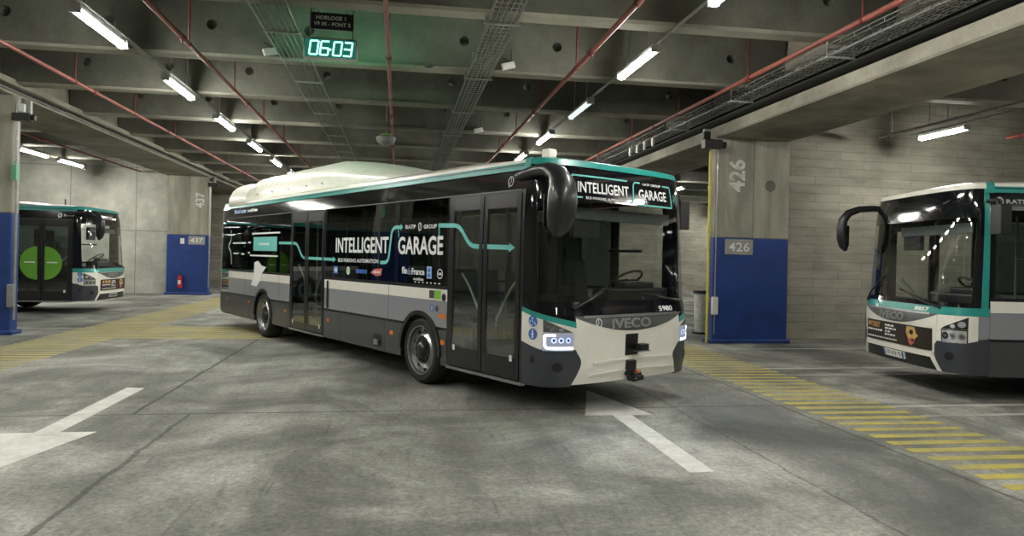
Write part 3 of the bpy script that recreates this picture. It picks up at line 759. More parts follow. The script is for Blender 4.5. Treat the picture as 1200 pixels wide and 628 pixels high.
# ------------------------------------------------------------------ the three buses
main_bus = make_bus('city_bus', 'city bus lettered INTELLIGENT GARAGE, headlights lit, turning across the aisle', (2.77,7.60,0), math.atan2(-.870,.494), 'main')
g = 'lettering'
w = MB(); t = MB(); f = F(.004)
def words(name, mat, par, *args, off=.004):
    w = MB()
    for a in args: put_text(w, F(off), *a)
    return w.build(name, mat, par)
words('title_lettering', 'white_print', main_bus, ('INTELLIGENT', mx(-5.48), mx(-3.70), 1.755, 2.00, .022))
words('title_lettering', 'white_print', main_bus, ('GARAGE', mx(-3.42), mx(-2.26), 1.745, 1.995, .025))
words('subtitle_lettering', 'white_print', main_bus, ('BUS PARKING AUTOMATION', mx(-5.38), mx(-4.00), 1.605, 1.665, .02))
words('operator_lettering', 'white_print', main_bus, ('RATP', mx(-3.22), mx(-2.95), 2.10, 2.155, .02), ('GROUP', mx(-2.74), mx(-2.42), 2.095, 2.15, .02))
ratp_ring(w, .004, mx(-2.84), 2.125, .05); w.build('operator_emblem', 'white_print', main_bus)
A_ = lambda x0, *p: [(mx(x), z) for x, z in p]
ribbon(t, A_(0,(-8.05,1.925),(-7.15,1.915),(-6.88,1.65),(-5.56,1.64)), .05, .004)
poly2(t, f, A_(0,(-5.58,1.69),(-5.47,1.64),(-5.58,1.59)))
t.build('side_ribbon', 'teal_print', main_bus); t = MB()
ribbon(t, A_(0,(-3.94,1.62),(-3.70,1.62),(-3.60,2.13),(-3.36,2.13)), .05, .004, .2)
poly2(t, f, A_(0,(-3.36,2.18),(-3.29,2.13),(-3.36,2.08)))
ribbon(t, A_(0,(-3.42,2.12),(-3.40,1.98)), .02, .004); ribbon(t, A_(0,(-2.36,2.13),(-2.36,1.98)), .025, .004)
t.build('side_ribbon', 'teal_print', main_bus); t = MB()
ribbon(t, A_(0,(-2.38,2.13),(-1.90,2.12),(-1.66,1.86),(-.86,1.845)), .055, .004)
poly2(t, f, A_(0,(-.90,1.90),(-.79,1.845),(-.90,1.79)))
t.build('side_ribbon', 'teal_print', main_bus); t = MB()
patch(t, f, mx(-9.52), mx(-8.16), 1.765, 2.05); t.build('screen_print', 'teal_print', main_bus)

w = MB(); f6 = F(.006)
dashes(w, f6, mx(-9.2), mx(-8.6), 1.885, 1.925, 5)
for x0, x1, z in ((-9.62,-8.0,2.125),(-9.72,-8.1,1.665),(-10.9,-10.35,1.93),(-10.85,-10.5,1.70),(-10.3,-10.0,1.93),(-10.3,-10.1,1.69),(-9.85,-9.7,1.94),(-9.85,-9.75,1.72)): patch(w, F(.005), mx(x0), mx(x1), z-.016, z+.016)
stroke(w, F(.004), rounded(A_(0,(-11.05,2.22),(-11.02,2.0),(-11.25,1.86),(-11.02,1.72),(-10.98,1.45)), .1), .035)
w.build('screen_graphic', 'white_print', main_bus)
w = MB(); poly2(w, F(.009), A_(0,(-9.42,1.52),(-9.20,1.56),(-8.98,1.46),(-8.72,1.44),(-9.0,1.28),(-9.05,1.16),(-9.26,1.02),(-9.62,1.04),(-9.45,1.22)))
w.build('robot_arm_graphic', 'white_print', main_bus)
ile = MB()
put_text(ile, F(.004), '\u00eele', mx(-3.30), mx(-3.16), 1.475, 1.575, .03, mi=0); put_text(ile, F(.004), 'de', mx(-3.15), mx(-3.05), 1.47, 1.56, .0, mi=1); put_text(ile, F(.004), 'France', mx(-3.03), mx(-2.70), 1.47, 1.56, .03, mi=0)
ile.build('region_lettering', ['white_print','lightblue_print','blue_print'], main_bus); ile = MB(); patch(ile, F(.004), mx(-2.64), mx(-2.52), 1.43, 1.59, mi=1); disc(ile, F(.006), mx(-2.58), 1.54, .035, .03, mi=2); disc(ile, F(.006), mx(-2.58), 1.47, .035, .03, mi=2)
ile.build('region_square', ['white_print','lightblue_print','blue_print'], main_bus); ile = MB(); put_text(ile, F(.004), 'mobilites', mx(-2.98), mx(-2.72), 1.395, 1.435, .02, mi=0)
il2 = MB(); put_text(il2, F(.006), '\u00eeledeFrance', mx(-10.95), mx(-10.15), 2.59, 2.69, .03, mi=0); put_text(il2, F(.006), 'mobilites', mx(-10.05), mx(-9.40), 2.60, 2.67, .03, mi=1); il2.build('rear_region_lettering', ['lightblue_print','white_print'], main_bus)
ile.build('region_lettering', ['white_print','lightblue_print','blue_print'], main_bus)
sp = MB()
patch(sp, F(.004), mx(-5.54), mx(-5.38), 1.41, 1.53, mi=0); dashes(sp, F(.006), mx(-5.51), mx(-5.41), 1.44, 1.50, 3, 1)
sp.build('sponsor_mark', ['blue_print','white_print','green_print','red_print'], main_bus)
sp = MB()
disc(sp, F(.004), mx(-5.0), 1.47, .06, .065, mi=1); disc(sp, F(.006), mx(-5.0), 1.47, .035, .04, mi=2)
sp.build('sponsor_mark', ['blue_print','white_print','green_print','red_print'], main_bus)
sp = MB()
dashes(sp, F(.004), mx(-4.72), mx(-4.36), 1.44, 1.50, 6, 0)
sp.build('sponsor_mark', ['blue_print','white_print','green_print','red_print'], main_bus)
sp = MB()
poly2(sp, F(.004), [(mx(-4.24),1.46),(mx(-4.12),1.52),(mx(-3.88),1.53),(mx(-3.90),1.43),(mx(-4.05),1.41)], 3); dashes(sp, F(.006), mx(-4.15), mx(-3.93), 1.455, 1.49, 4, 1)
sp.build('sponsor_mark', ['blue_print','white_print','green_print','red_print'], main_bus)
sp = MB()
stroke(sp, F(.004), [(mx(-2.32)+.06*math.cos(k*PI/8), 1.50+.06*math.sin(k*PI/8)) for k in range(16)], .012, mi=1, closed=True); dashes(sp, F(.004), mx(-2.36), mx(-2.28), 1.485, 1.515, 3, 1)
sp.build('sponsor_mark', ['blue_print','white_print','green_print','red_print'], main_bus)
sp = MB()
for k in range(7): patch(sp, F(.005), mx(-2.95+k*.1), mx(-2.91+k*.1), 1.365, 1.38, mi=1)
sp.build('web_address', ['blue_print','white_print','green_print','red_print'], main_bus)
def sticker(name, mats, fn_):
    m_ = MB(); fn_(m_); m_.build(name, mats, main_bus)
sticker('dark_sticker', 'bus_dark_grey', lambda q: patch(q, F(.008), mx(-2.56), mx(-2.44), 1.175, 1.28))
sticker('green_sticker', 'green_print', lambda q: patch(q, F(.008), mx(-2.43), mx(-2.28), 1.17, 1.285))
sticker('access_sign', ['blue_print','white_print'], lambda q: (disc(q, F(.006), mx(-2.49), 1.05, .045), stroke(q, F(.008), [(mx(-2.49),1.075),(mx(-2.49),1.02)], .016, mi=1)))
sticker('dark_button', 'bus_dark_grey', lambda q: disc(q, F(.006), mx(-2.37), 1.045, .04))
sticker('door_button', 'satin_black', lambda q: disc(q, F(.008), mx(-2.21), 1.20, .05))
sticker('turn_indicator', 'orange_lens', lambda q: patch(q, F(.008), mx(-2.31), mx(-2.16), .925, .985))
rg = MB(); ratp_ring(rg, .005, mx(-.92), 2.60, .055); rg.build('operator_emblem', 'grey_print', main_bus)
dk = MB(); patch(dk, F(.008), mx(-5.80), mx(-5.72), .82, 1.28); dk.build('door_post_strip', 'satin_black', main_bus); dk = MB(); patch(dk, F(.004), mx(-4.10), mx(-3.86), .36, .56); dk.build('filler_flap', 'satin_black', main_bus)
fm = MB(); fm.obox((-3.99,-1.262,.44),(.06,0,0),(0,.02,0),(0,0,.04)); fm.build('filler_cap', 'steel', main_bus, bevel=.01)
# marquee of the front
w = MB(); fo = F(.006)
words('front_title_lettering', 'white_print', main_bus, ('INTELLIGENT', -.80, .035, 2.475, 2.60, .02), off=.006)
words('front_title_lettering', 'white_print', main_bus, ('GARAGE', .215, .755, 2.465, 2.585, .02), off=.006)
words('front_subtitle_lettering', 'white_print', main_bus, ('BUS PARKING AUTOMATION', -.68, .0, 2.405, 2.435, .015), off=.006)
put_text(w, fo, 'RATP GROUP', .30, .66, 2.635, 2.665, .02); w.build('front_operator_lettering', 'white_print', main_bus)
t = MB()
ribbon(t, [(.02,2.665),(-.885,2.665),(-.885,2.42),(-.73,2.42)], .02, .006, .02)
ribbon(t, [(.04,2.41),(.10,2.41),(.13,2.66),(.25,2.66)], .02, .006, .05); ribbon(t, [(.70,2.655),(.86,2.655),(.865,2.395),(.17,2.395)], .02, .006, .02)
t.build('front_ribbon', 'teal_print', main_bus)
for q0, ks, cx0, cz in ((PI/2, (0,1,2), -.94, 2.60), (-PI/2, (0,1,2), .92, 2.52)):
    t = MB()
    for k in ks:
        stroke(t, F(.006), [(cx0+(-1 if q0 > 0 else 1)*k*.04+.02*math.cos(q), cz+(.04+k*.025)*math.sin(q)) for q in [q0+PI*j_/8 for j_ in range(9)]], .011)
    t.build('signal_waves', 'teal_print', main_bus)
w = MB(); put_text(w, F(.012), '5980', .45, .72, 1.125, 1.19, .03); w.build('fleet_number', 'white_print', main_bus)
# roof housing of the gas bottles
pod = MB(); ST = [(-11.62,2.93,.70,2.90),(-11.50,3.12,.88,2.90),(-11.25,3.24,.94,2.90),(-10.75,3.31,.97,2.90),(-10.55,3.385,1.0,2.90),(-10.2,3.41,1.02,2.90),(-8.5,3.42,1.03,2.90),(-6.35,3.42,1.03,2.90),(-6.05,3.39,1.01,2.90),(-5.0,3.20,.97,2.90),(-4.0,3.00,.90,2.90),(-3.7,2.95,.86,2.90)]
vs = []; 
for x, zt, hw, zb in ST:
    h = zt-zb
    sec = [(-hw,zb),(-hw,zb+h*.35),(-hw+.05,zb+h*.62),(-hw+.17,zb+h*.88),(-hw+.34,zt-.01),(-hw*.3,zt+.012),(0,zt+.015)]
    sec = sec+[(-y,z) for y, z in sec[-2::-1]]
    vs += [(x,y,z) for y, z in sec]
n = 13; fs = [tuple(range(n)), tuple(len(vs)-n+k for k in range(n))]
for i in range(len(ST)-1):
    for k in range(n-1): fs.append((i*n+k,i*n+k+1,(i+1)*n+k+1,(i+1)*n+k))
    fs.append((i*n+n-1,i*n,(i+1)*n,(i+1)*n+n-1))
pod.add(vs, fs); po = pod.build('roof_housing', 'pod_white', main_bus, smooth=True, angle=50)
cw = MB(); vs = []
CS = [(-11.35,.05),(-11.1,.10),(-10.5,.10),(-10.18,.03)]
for x, h in CS:
    sec = [(1.21,2.74),(1.23,2.82),(1.22,2.95+h*.3),(1.14,3.08+h),(1.0,3.16+h),(.6,3.2+h)]
    sec = [(-y,z) for y,z in sec]+[(y,z) for y,z in sec[::-1]]
    vs += [(x,y,z) for y, z in sec]
n = 12; fs = [tuple(range(n)), tuple(3*n+k for k in range(n))]
for i in range(3):
    for k in range(n-1): fs.append((i*n+k,i*n+k+1,(i+1)*n+k+1,(i+1)*n+k))
    fs.append((i*n+n-1,i*n,(i+1)*n,(i+1)*n+n-1))
cw.add(vs, fs); cw.build('rear_cowl', 'pod_white', main_bus, smooth=True, angle=40)
rv = MB()
for x in (-10.0,-9.1,-8.2,-7.3,-6.6):
    rv.obox((x,-1.035,3.0),(.012,0,0),(0,.01,0),(0,0,.012))
rv.build('housing_rivets', 'bus_dark_grey', po)
# the headlights are on
for y in (-1.0, 1.0):
    l = bpy.data.lights.new('headlight_lamp', 'AREA'); l.energy = .8; l.size = .25; l.color = (.75,.83,1); lo = bpy.data.objects.new('headlight_lamp', l); COL.objects.link(lo); lo.parent = main_bus
    lo.location = (.08, y, .83); lo.rotation_euler = Vector((1,0,-.35)).to_track_quat('-Z','Z').to_euler()

right_bus = make_bus('city_bus', 'parked city bus beside the block wall, dark advert board on its nose', (7.16,9.17,0), math.radians(170.2), 'right')
w = MB(); a = -(-1)*0
ratp_ring(w, .006, 1.585+.05+.06, 2.60, .055); put_text(w, F(.006), 'RATP', 1.78, 2.05, 2.575, 2.63, .02); w.build('operator_emblem', 'grey_print', right_bus)
w = MB(); put_text(w, F(.008), '8857', .46, .76, 1.125, 1.18, .03); w.build('fleet_number', 'white_print', right_bus)
left_bus = make_bus('city_bus', 'parked city bus with a green disc across its front doors', (-7.85,21.15,0), 0, 'left')
w = MB(); cx_ = mx(-1.40)
for sgn in (-1,1):
    pts = [(cx_+sgn*.075, 1.33-.40)] if False else []
    N_ = 18
    arc = [(cx_+sgn*(.09+.42*math.sin(PI*k/N_)), 1.33-.44*math.cos(PI*k/N_)) for k in range(N_+1)]
    poly2(w, F(.010), arc)
w.build('door_disc', 'leaf_green', left_bus)
w = MB()
for sgn in (-1,1): patch(w, F(.014), cx_+sgn*.27-.13, cx_+sgn*.27+.13, 1.335, 1.365)
w.build('disc_lettering', 'white_print', left_bus)
w = MB(); ratp_ring(w, .006, mx(-.98), 2.60, .055); put_text(w, F(.006), 'RATP', mx(-.88), mx(-.62), 2.575, 2.63, .02)
w.build('operator_emblem', 'white_print', left_bus)

# ------------------------------------------------------------------ the garage
XL, XR_ = -7.50, 6.67
S = lambda o: tag(o, kind='structure')
b = MB(); b.box(-24, 22, -9, 38.3, -.2, 0); S(b.build('floor', 'floor_concrete'))
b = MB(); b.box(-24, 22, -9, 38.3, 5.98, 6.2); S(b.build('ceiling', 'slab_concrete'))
b = MB(); b.box(-24, 22, 38.0, 38.3, 0, 5.98); S(b.build('wall_back', 'block_wall'))
b = MB(); b.box(-24, -8.2, 29.52, 29.8, 0, 5.98); S(b.build('wall_left_bay', 'formwork_wall'))
b = MB(); b.box(7.3, 22, 14.80, 15.05, 0, 5.98); S(b.build('wall_right_bay', 'block_wall'))
b = MB(); b.box(-24.2, -24, -9, 38.3, 0, 5.98); S(b.build('wall_left', 'block_wall'))
b = MB(); b.box(22, 22.2, -9, 38.3, 0, 5.98); S(b.build('wall_right', 'block_wall'))
b = MB(); b.box(-24, 22, -9.3, -9.0, 0, 5.98); S(b.build('wall_front', 'block_wall'))

def girder(x0, x1, z0, zl, name, face):
    mb = MB(); sec = [(x0,z0+.03),(x0+.03,z0),(x1-.03,z0),(x1,z0+.03),(x1,zl),(x1-.30,zl+.02),(x1-.34,5.97),(x0+.34,5.97),(x0+.30,zl+.02),(x0,zl)]
    n = len(sec); vs = [(x,y,z) for y in (-9,38) for x,z in sec]
    mb.add(vs, [tuple(range(n)), tuple(range(n,2*n))]+[(i,(i+1)%n,n+(i+1)%n,n+i) for i in range(n)])
    return S(mb.build(name, 'girder_concrete'))
girder(-9.15, XL, 4.72, 5.02, 'trim_1', 1)
girder(XR_, 8.42, 4.41, 4.64, 'trim_2', -1)

# cross ribs with round service holes cut through
def rib(x0, x1, y, zb=4.95):
    sk = -.022; th = .17
    mb = MB(); sec = [(-th,zb+.04),(-th+.04,zb),(th-.04,zb),(th,zb+.04),(th+.05,5.98),(-th-.05,5.98)]
    vs = [(x, y+sk*x+dy, z) for x in (x0,x1) for dy, z in sec]; n = 6
    for i in range(n): mb.add([vs[i],vs[(i+1)%n],vs[n+(i+1)%n],vs[n+i]], [(0,1,2,3)], 1 if i in (0,1,2) else 0)  # underside and chamfers get the lightened copy
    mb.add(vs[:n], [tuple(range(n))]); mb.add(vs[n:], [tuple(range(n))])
    o = mb.build('ceiling_rib', ['beam_concrete','soffit_lit_concrete']); o['kind'] = 'structure'
    hx = [-13.9,-12.3,-10.8,-6.2,-4.65,-3.1,-1.55,1.04,2.67,4.3,5.9,9.9,11.5,13.1]
    cu = MB(); 
    for h in hx:
        if x0+.2 < h < x1-.2: cu.lathe([(.085,-.5),(.085,.5)], (h, y+sk*h, 5.45), 'y', 14)
    if cu.v:
        c = cu.build('cutter', 'beam_concrete'); md = o.modifiers.new('b', 'BOOLEAN'); md.operation = 'DIFFERENCE'; md.object = c; md.solver = 'EXACT'
        dg = bpy.context.evaluated_depsgraph_get(); dg.update(); me = bpy.data.meshes.new_from_object(o.evaluated_get(dg))
        o.modifiers.clear(); o.data = me; bpy.data.objects.remove(c)
    return o
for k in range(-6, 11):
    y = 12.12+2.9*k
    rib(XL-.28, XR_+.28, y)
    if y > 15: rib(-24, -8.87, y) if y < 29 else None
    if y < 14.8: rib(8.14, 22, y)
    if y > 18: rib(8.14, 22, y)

# columns
def column(x0, x1, y0, y1, h, label, num, numpos, plaque, group='numbered concrete columns with blue feet', blue=2.27):
    r = empty('concrete_column', ((x0+x1)/2, (y0+y1)/2, 0), 0, label, 'column')
    cx, cy = (x0+x1)/2, (y0+y1)/2; hx, hy = (x1-x0)/2, (y1-y0)/2
    m = MB(); m.box(-hx,hx,-hy,hy,blue,h); m.build('column_shaft', 'column_concrete', r, bevel=.02)
    m = MB(); m.box(-hx-.006,hx+.006,-hy-.006,hy+.006,0,blue); m.build('painted_foot', 'blue_paint', r, bevel=.02)
    m = MB(); m.box(-hx-.07,hx+.07,-hy-.07,hy+.07,0,.09); m.build('foot_kerb', 'blue_paint', r, bevel=.03)
    m = MB(); m.box(.02,.032,-hy-.003,-hy+.01,blue,h); m.build('formwork_seam', 'slab_concrete', r)
    if num == '426': m = MB(); m.lathe([(0,-hy-.003),(.12,-hy-.003),(.13,-hy+.01)], (.42,0,3.42), 'y', 20); m.build('patched_hole', 'beam_concrete', r)
    fn = lambda a, z: (a-cx, -hy-.004, z)
    if numpos:
        m = MB(); put_text(m, fn, num, *numpos, .03, rot=True); m.build('painted_number', 'stencil_white', r)
    if plaque:
        a0, a1, z0, z1 = plaque
        m = MB(); m.box(a0-cx,a1-cx,-hy-.03,-hy-.004,z0,z1); p = m.build('number_plaque', 'sign_grey', r, bevel=.005)
        m = MB(); put_text(m, lambda a, z: (a-cx, -hy-.034, z), num, a0+.08, a1-.08, z0+.07, z1-.07, .01); m.build('plaque_number', 'sign_white', p)
    return r
c426 = column(XR_, 8.40, 13.94, 14.22, 4.42, 'column numbered 426 with a blue foot, beside the turning bus', '426', (6.98,7.36,3.26,3.96), (6.92,7.56,1.91,2.24))
c437 = column(-9.05, XL, 29.2, 29.50, 4.74, 'column numbered 437 with a blue foot, holding a fire extinguisher', '437', (-8.02,-7.68,3.46,4.08), (-8.25,-7.63,2.0,2.33), blue=2.38)
cL = column(-9.05, XL-.02, 15.0, 15.28, 4.74, 'column with a blue foot and a green box, left of the parked bus', '', None, None, blue=2.40)
m = MB(); m.box(-8.55,-8.40,29.18,29.2,2.02,2.24); o = m.build('wall_notice', 'sign_white'); tag(o, 'small white notice on the blue foot of the column numbered 437', 'notice')

# fire extinguisher
r = empty('fire_extinguisher', (-8.5,29.08,.28), 0, 'red fire extinguisher hung low on the blue foot of column 437', 'extinguisher')
m = MB(); m.lathe([(.0,0),(.08,.0),(.09,.03),(.09,.38),(.07,.45),(.03,.49),(.03,.52)], n=20); m.build('cylinder_body', 'red_gloss', r, smooth=True)
m = MB(); m.box(-.02,.02,-.05,.05,.52,.56); m.tube([(0,-.05,.54),(.09,-.06,.45),(.11,-.06,.2)], .012, 8); m.build('valve', 'black_plastic', r)
m = MB(); m.box(-.05,.05,-.094,-.088,.14,.30); m.build('instruction_label', 'sign_white', r)

# security cameras and conduits on the columns
def camera_head(loc, rz, label, s=1.0):
    r = empty('security_camera', loc, rz, label, 'camera', None)
    m = MB(); m.box(-.06*s,.06*s,.02,.10,-.05,.30); m.tube([(0,.06,.0),(0,-.10,-.02)], .03*s, 8); m.build('mounting_bracket', 'galvanised', r)
    m = MB(); m.obox((-.0*s,-.16*s,-.06),(.16*s,0,0),(0,.075*s,0),(0,0,.075*s)); m.tube([(.16*s,-.16*s,-.06),(.24*s,-.16*s,-.07)], .06*s, 12); m.build('camera_body', 'black_plastic', r, bevel=.01)
    m = MB(); m.box(-.12*s,-.0*s,-.10*s,-.02,.06,.22); m.build('junction_box', 'white_plastic' if rz else 'black_plastic', r, bevel=.01)
    return r
camera_head((XL+.16,15.1,4.34), .01, 'black security camera on the column at the left edge')
camera_head((XR_-.20,13.9,4.28), PI-.01 if False else 0, 'black security camera at the top left corner of column 426', 1.25)
camera_head((XL+.15,29.2,4.45), 0, 'black security camera at the top of column 437')
m = MB(); m.tube([(XL+.05,15.02,.3),(XL+.05,15.02,4.70)], .025, 8); o = m.build('conduit', 'galvanised'); tag(o, 'grey conduit running up the column at the left edge', 'conduit')
m = MB(); m.tube([(XL+.04,29.17,.3),(XL+.04,29.17,4.70)], .02, 8); o = m.build('conduit', 'galvanised'); tag(o, 'grey conduit running up beside the number on column 437', 'conduit')
m = MB(); m.tube([(XR_+.03,13.90,.2),(XR_+.03,13.90,4.38)], .012, 8); o = m.build('conduit', 'galvanised'); tag(o, 'grey conduit running up the left corner of column 426', 'conduit')
m = MB(); m.tube([(XR_-.10,13.98,.0),(XR_-.10,13.98,4.12)], .028, 10)
for z in (.9,2.4,3.3): m.tube([(XR_-.10,13.98,z),(XR_-.10,13.98,z+.08)], .04, 10)
o = m.build('downpipe', 'yellow_pole'); tag(o, 'yellow pipe standing against the left side of column 426', 'pipe')
m = MB(); m.box(XL-.0,XL+.10,14.90,15.02,3.05,3.33); m.tube([(XL+.05,14.96,3.3),(XL+.05,14.96,3.42)], .02, 8); o = m.build('alarm_box', 'green_box', bevel=.015); tag(o, 'small green box fixed to the conduit of the leftmost column', 'box')
m = MB(); m.box(XL-.04,XL+.09,14.90,15.0,.55,1.0); o = m.build('socket_box', 'galvanised', bevel=.02); tag(o, 'grey metal guard box low on the leftmost column', 'box')
m = MB(); m.box(XR_-.06,XR_+.07,13.80,13.90,.62,1.0); o = m.build('socket_box', 'white_plastic', bevel=.02); tag(o, 'pale socket box low on the left corner of column 426', 'box')

# bin
r = empty('waste_bin', (7.30,15.8,0), 0, 'pale waste bin with a black rim behind column 426', 'bin')
m = MB(); m.lathe([(.0,.05),(.17,.05),(.19,.3),(.20,.98),(.18,.98),(.16,.10)], n=20); m.build('bin_bag', 'bin_bag', r, smooth=True)
m = MB(); m.lathe([(.18,.97),(.225,.97),(.225,1.05),(.18,1.05)], n=24); m.tube([(0,.22,0),(0,.22,1.0)], .03, 8); m.lathe([(0,0),(.24,0),(.24,.04),(0,.04)], n=20); m.build('bin_frame', 'black_plastic', r)

# ------------------------------------------------------------------ lights
def strip_light(x, y0, y1, z, label, lit=True, group=None, dim=False):
    r = empty('strip_light', (x, (y0+y1)/2, z), 0, label, 'light', group); h = (y1-y0)/2
    m = MB(); m.box(-.055,.055,-h,h,.03,.09); m.box(-.07,.07,-h-.02,-h+.03,-.03,.09); m.box(-.07,.07,h-.03,h+.02,-.03,.09); m.build('light_housing', 'housing_grey', r)
    m = MB(); n = 10; P_ = [(.06*math.cos(PI+PI*k/n), .03+.07*math.sin(PI+PI*k/n)) for k in range(n+1)]
    vs = [(a, yy, b_) for yy in (-h+.03,h-.03) for a, b_ in P_]; W = n+1
    m.add(vs, [(k,k+1,W+k+1,W+k) for k in range(n)]+[tuple(range(W)), tuple(range(W,2*W)), (0,W,2*W-1,n)]); m.build('diffuser', 'tube_light' if lit else 'tube_dim', r)
    for yy in (-h*.6,h*.6):
        m = MB(); m.tube([(0,yy,.09),(0,yy,5.98-z)], .008, 6); m.build('hanger', 'galvanised', r)
    return r
ords = ['nearest','second nearest','third','fourth','fifth','sixth','seventh','eighth']
Zl = 4.80
for i in range(-3, 8):
    y0 = 9.72+3.5*i
    lab = 'strip light hanging left of the clock, ' + ['first, largest of its row','second of its row','third of its row','fourth of its row','fifth, farthest above the bus','sixth of its row','seventh of its row','last of its row'][i] if i >= 0 else 'strip light of the left row out of view'
    strip_light(-4.19, y0, y0+1.6, Zl, lab, group=None if 0 <= i <= 4 else 'strip lights of the left row out of view')
for i in range(-4, 8):
    y0 = 9.60+3.45*i; lit = i != 1
    lab = {-1:'strip light cut by the top edge right of the middle', 0:'lit strip light nearest to us in the row right of the clock', 1:'unlit strip light between two lit ones', 2:'lit strip light just above the nose of the turning bus'}.get(i, 'strip light of the right row hidden behind the bus')
    strip_light(3.63, y0, y0+1.6, Zl, lab, lit, group=None if -1 <= i <= 2 else 'strip lights of the right row out of view')
for x, lab in ((-4.19,'thin conduit joining the strip lights left of the clock'),(3.63,'thin conduit joining the strip lights right of the clock')):
    m = MB(); m.tube([(x+.03,-8.5,Zl+.12),(x+.03,36,Zl+.12)], .018, 8); m.tube([(x+.065,-8.5,Zl+.13),(x+.065,36,Zl+.13)], .012, 6)
    for k in range(-5, 11):
        yy = 12.12+2.9*k; m.tube([(x,yy,Zl+.1),(x,yy,4.95)], .012, 6)
    o = m.build('lighting_conduit', 'galvanised'); tag(o, lab, 'conduit')
strip_light(11.40, 12.42, 13.72, 4.58, 'strip light in front of the block wall')
m = MB(); m.tube([(10.75,14.2,4.66),(10.75,5,4.66)], .03, 8); m.tube([(11.4,14.0,4.72),(11.4,3,4.72)], .018, 8); m.tube([(10.75,13.8,4.6),(10.75,13.8,5.9)], .012, 6)
for yy in (12.2,9.3): m.tube([(10.75,yy,4.66),(10.75,yy,4.98)], .012, 6)
o = m.build('lighting_conduit', 'galvanised'); tag(o, 'grey conduit under the right bay ceiling beside the strip light', 'conduit')
strip_light(11.40, 5.2, 6.8, 4.6, 'strip light of the right bay out of view', group='strip lights of the side bays out of view')
strip_light(11.40, -.5, 1.1, 4.6, 'strip light of the right bay out of view', group='strip lights of the side bays out of view')
strip_light(16.0, 9.0, 10.6, 4.6, 'strip light of the right bay out of view', group='strip lights of the side bays out of view')
strip_light(10.9, 25.5, 26.8, 4.62, 'strip light seen far away between the bus nose and column 426')
strip_light(11.17, 31.0, 32.6, 4.62, 'unseen strip light added to brighten the far wall', group='strip lights of the side bays out of view')
strip_light(17.6, 32.0, 33.8, 4.62, 'unseen strip light added to brighten the far wall', group='strip lights of the side bays out of view')  # added out of sight behind the column to light the far wall
strip_light(17.6, 35.2, 37.0, 4.62, 'unseen strip light added to brighten the far wall', group='strip lights of the side bays out of view')  # second added lamp for the far wall, hidden by the column
strip_light(-11.75, 23.75, 25.5, 4.80, 'strip light above the parked bus at the left, nearer of the two')
strip_light(-11.75, 26.3, 28.1, 4.80, 'strip light above the parked bus at the left, farther of the two')
for y in (20.3,8.0,2.0,14.0): strip_light(-11.75, y, y+1.6, 4.80, 'strip light of the left bay out of view', group='strip lights of the side bays out of view')
m = MB(); m.tube([(-11.75,10,4.92),(-11.75,28.6,4.92)], .018, 8); m.box(-11.8,-11.7,28.3,28.45,4.72,4.95); o = m.build('lighting_conduit', 'galvanised'); tag(o, 'thin conduit joining the strip lights above the left parked bus', 'conduit')

# ------------------------------------------------------------------ sprinkler pipes
def red_pipe(x, z, y0, y1, label, r_=.034, first=0, hang=True, kx=1):
    r = empty('sprinkler_pipe', (x, y0, z), 0, label, 'pipe')
    m = MB(); m.tube([(0,0,0),(0,y1-y0,0)], r_, 12); m.build('pipe_run', 'red_pipe', r, smooth=True)
    y = y0+first
    while y < y1-.3:
        m = MB(); m.tube([(0,y-y0,0),(0,y-y0+.12,0)], r_*1.45, 12); m.tube([(0,y-y0+.05,0),(0,y-y0+.05,-.09)], .012, 6); m.build('pipe_coupling', 'dark_red', r); y += 4.35
    if hang:
        k = -6
        while 12.12+2.9*k < y1:
            yy = 12.12+2.9*k-1.2-.022*x
            if yy > y0:
                m = MB(); m.tube([(0,yy-y0,0),(0,yy-y0,5.98-z)], .016, 6); m.tube([(0,yy-y0-.02,0),(0,yy-y0+.02,0)], r_*1.3, 10); m.build('hanger_rod', 'dark_red', r)
            k += 1
    return r
red_pipe(-5.98, 4.82, -8.8, 37.8, 'red sprinkler pipe farthest left, crossing above the left girder', first=1.8)
red_pipe(-3.16, 4.82, -8.8, 37.8, 'red sprinkler pipe between the left strip lights and the cable ladder', first=2.0)
red_pipe(-.22, 4.82, -8.8, 37.8, 'red sprinkler pipe just right of the clock, nearly upright in view', first=2.4)
red_pipe(2.77, 4.82, -8.8, 37.8, 'red sprinkler pipe between the middle wire tray and the lights', .038, first=1.3)
red_pipe(5.71, 4.82, -8.8, 37.8, 'red sprinkler pipe beside the wire trays of the right girder', .038, first=2.1)
red_pipe(9.20, 4.72, -8.8, 10.0, 'red sprinkler pipe in the right bay behind the girder', hang=False)
red_pipe(-10.2, 4.85, -8.8, 29.8, 'red sprinkler pipe in the left bay above the parked bus', hang=False)
red_pipe(13.2, 4.62, -8.8, 13.3, 'red sprinkler pipe deep in the right bay above the parked bus', hang=False)

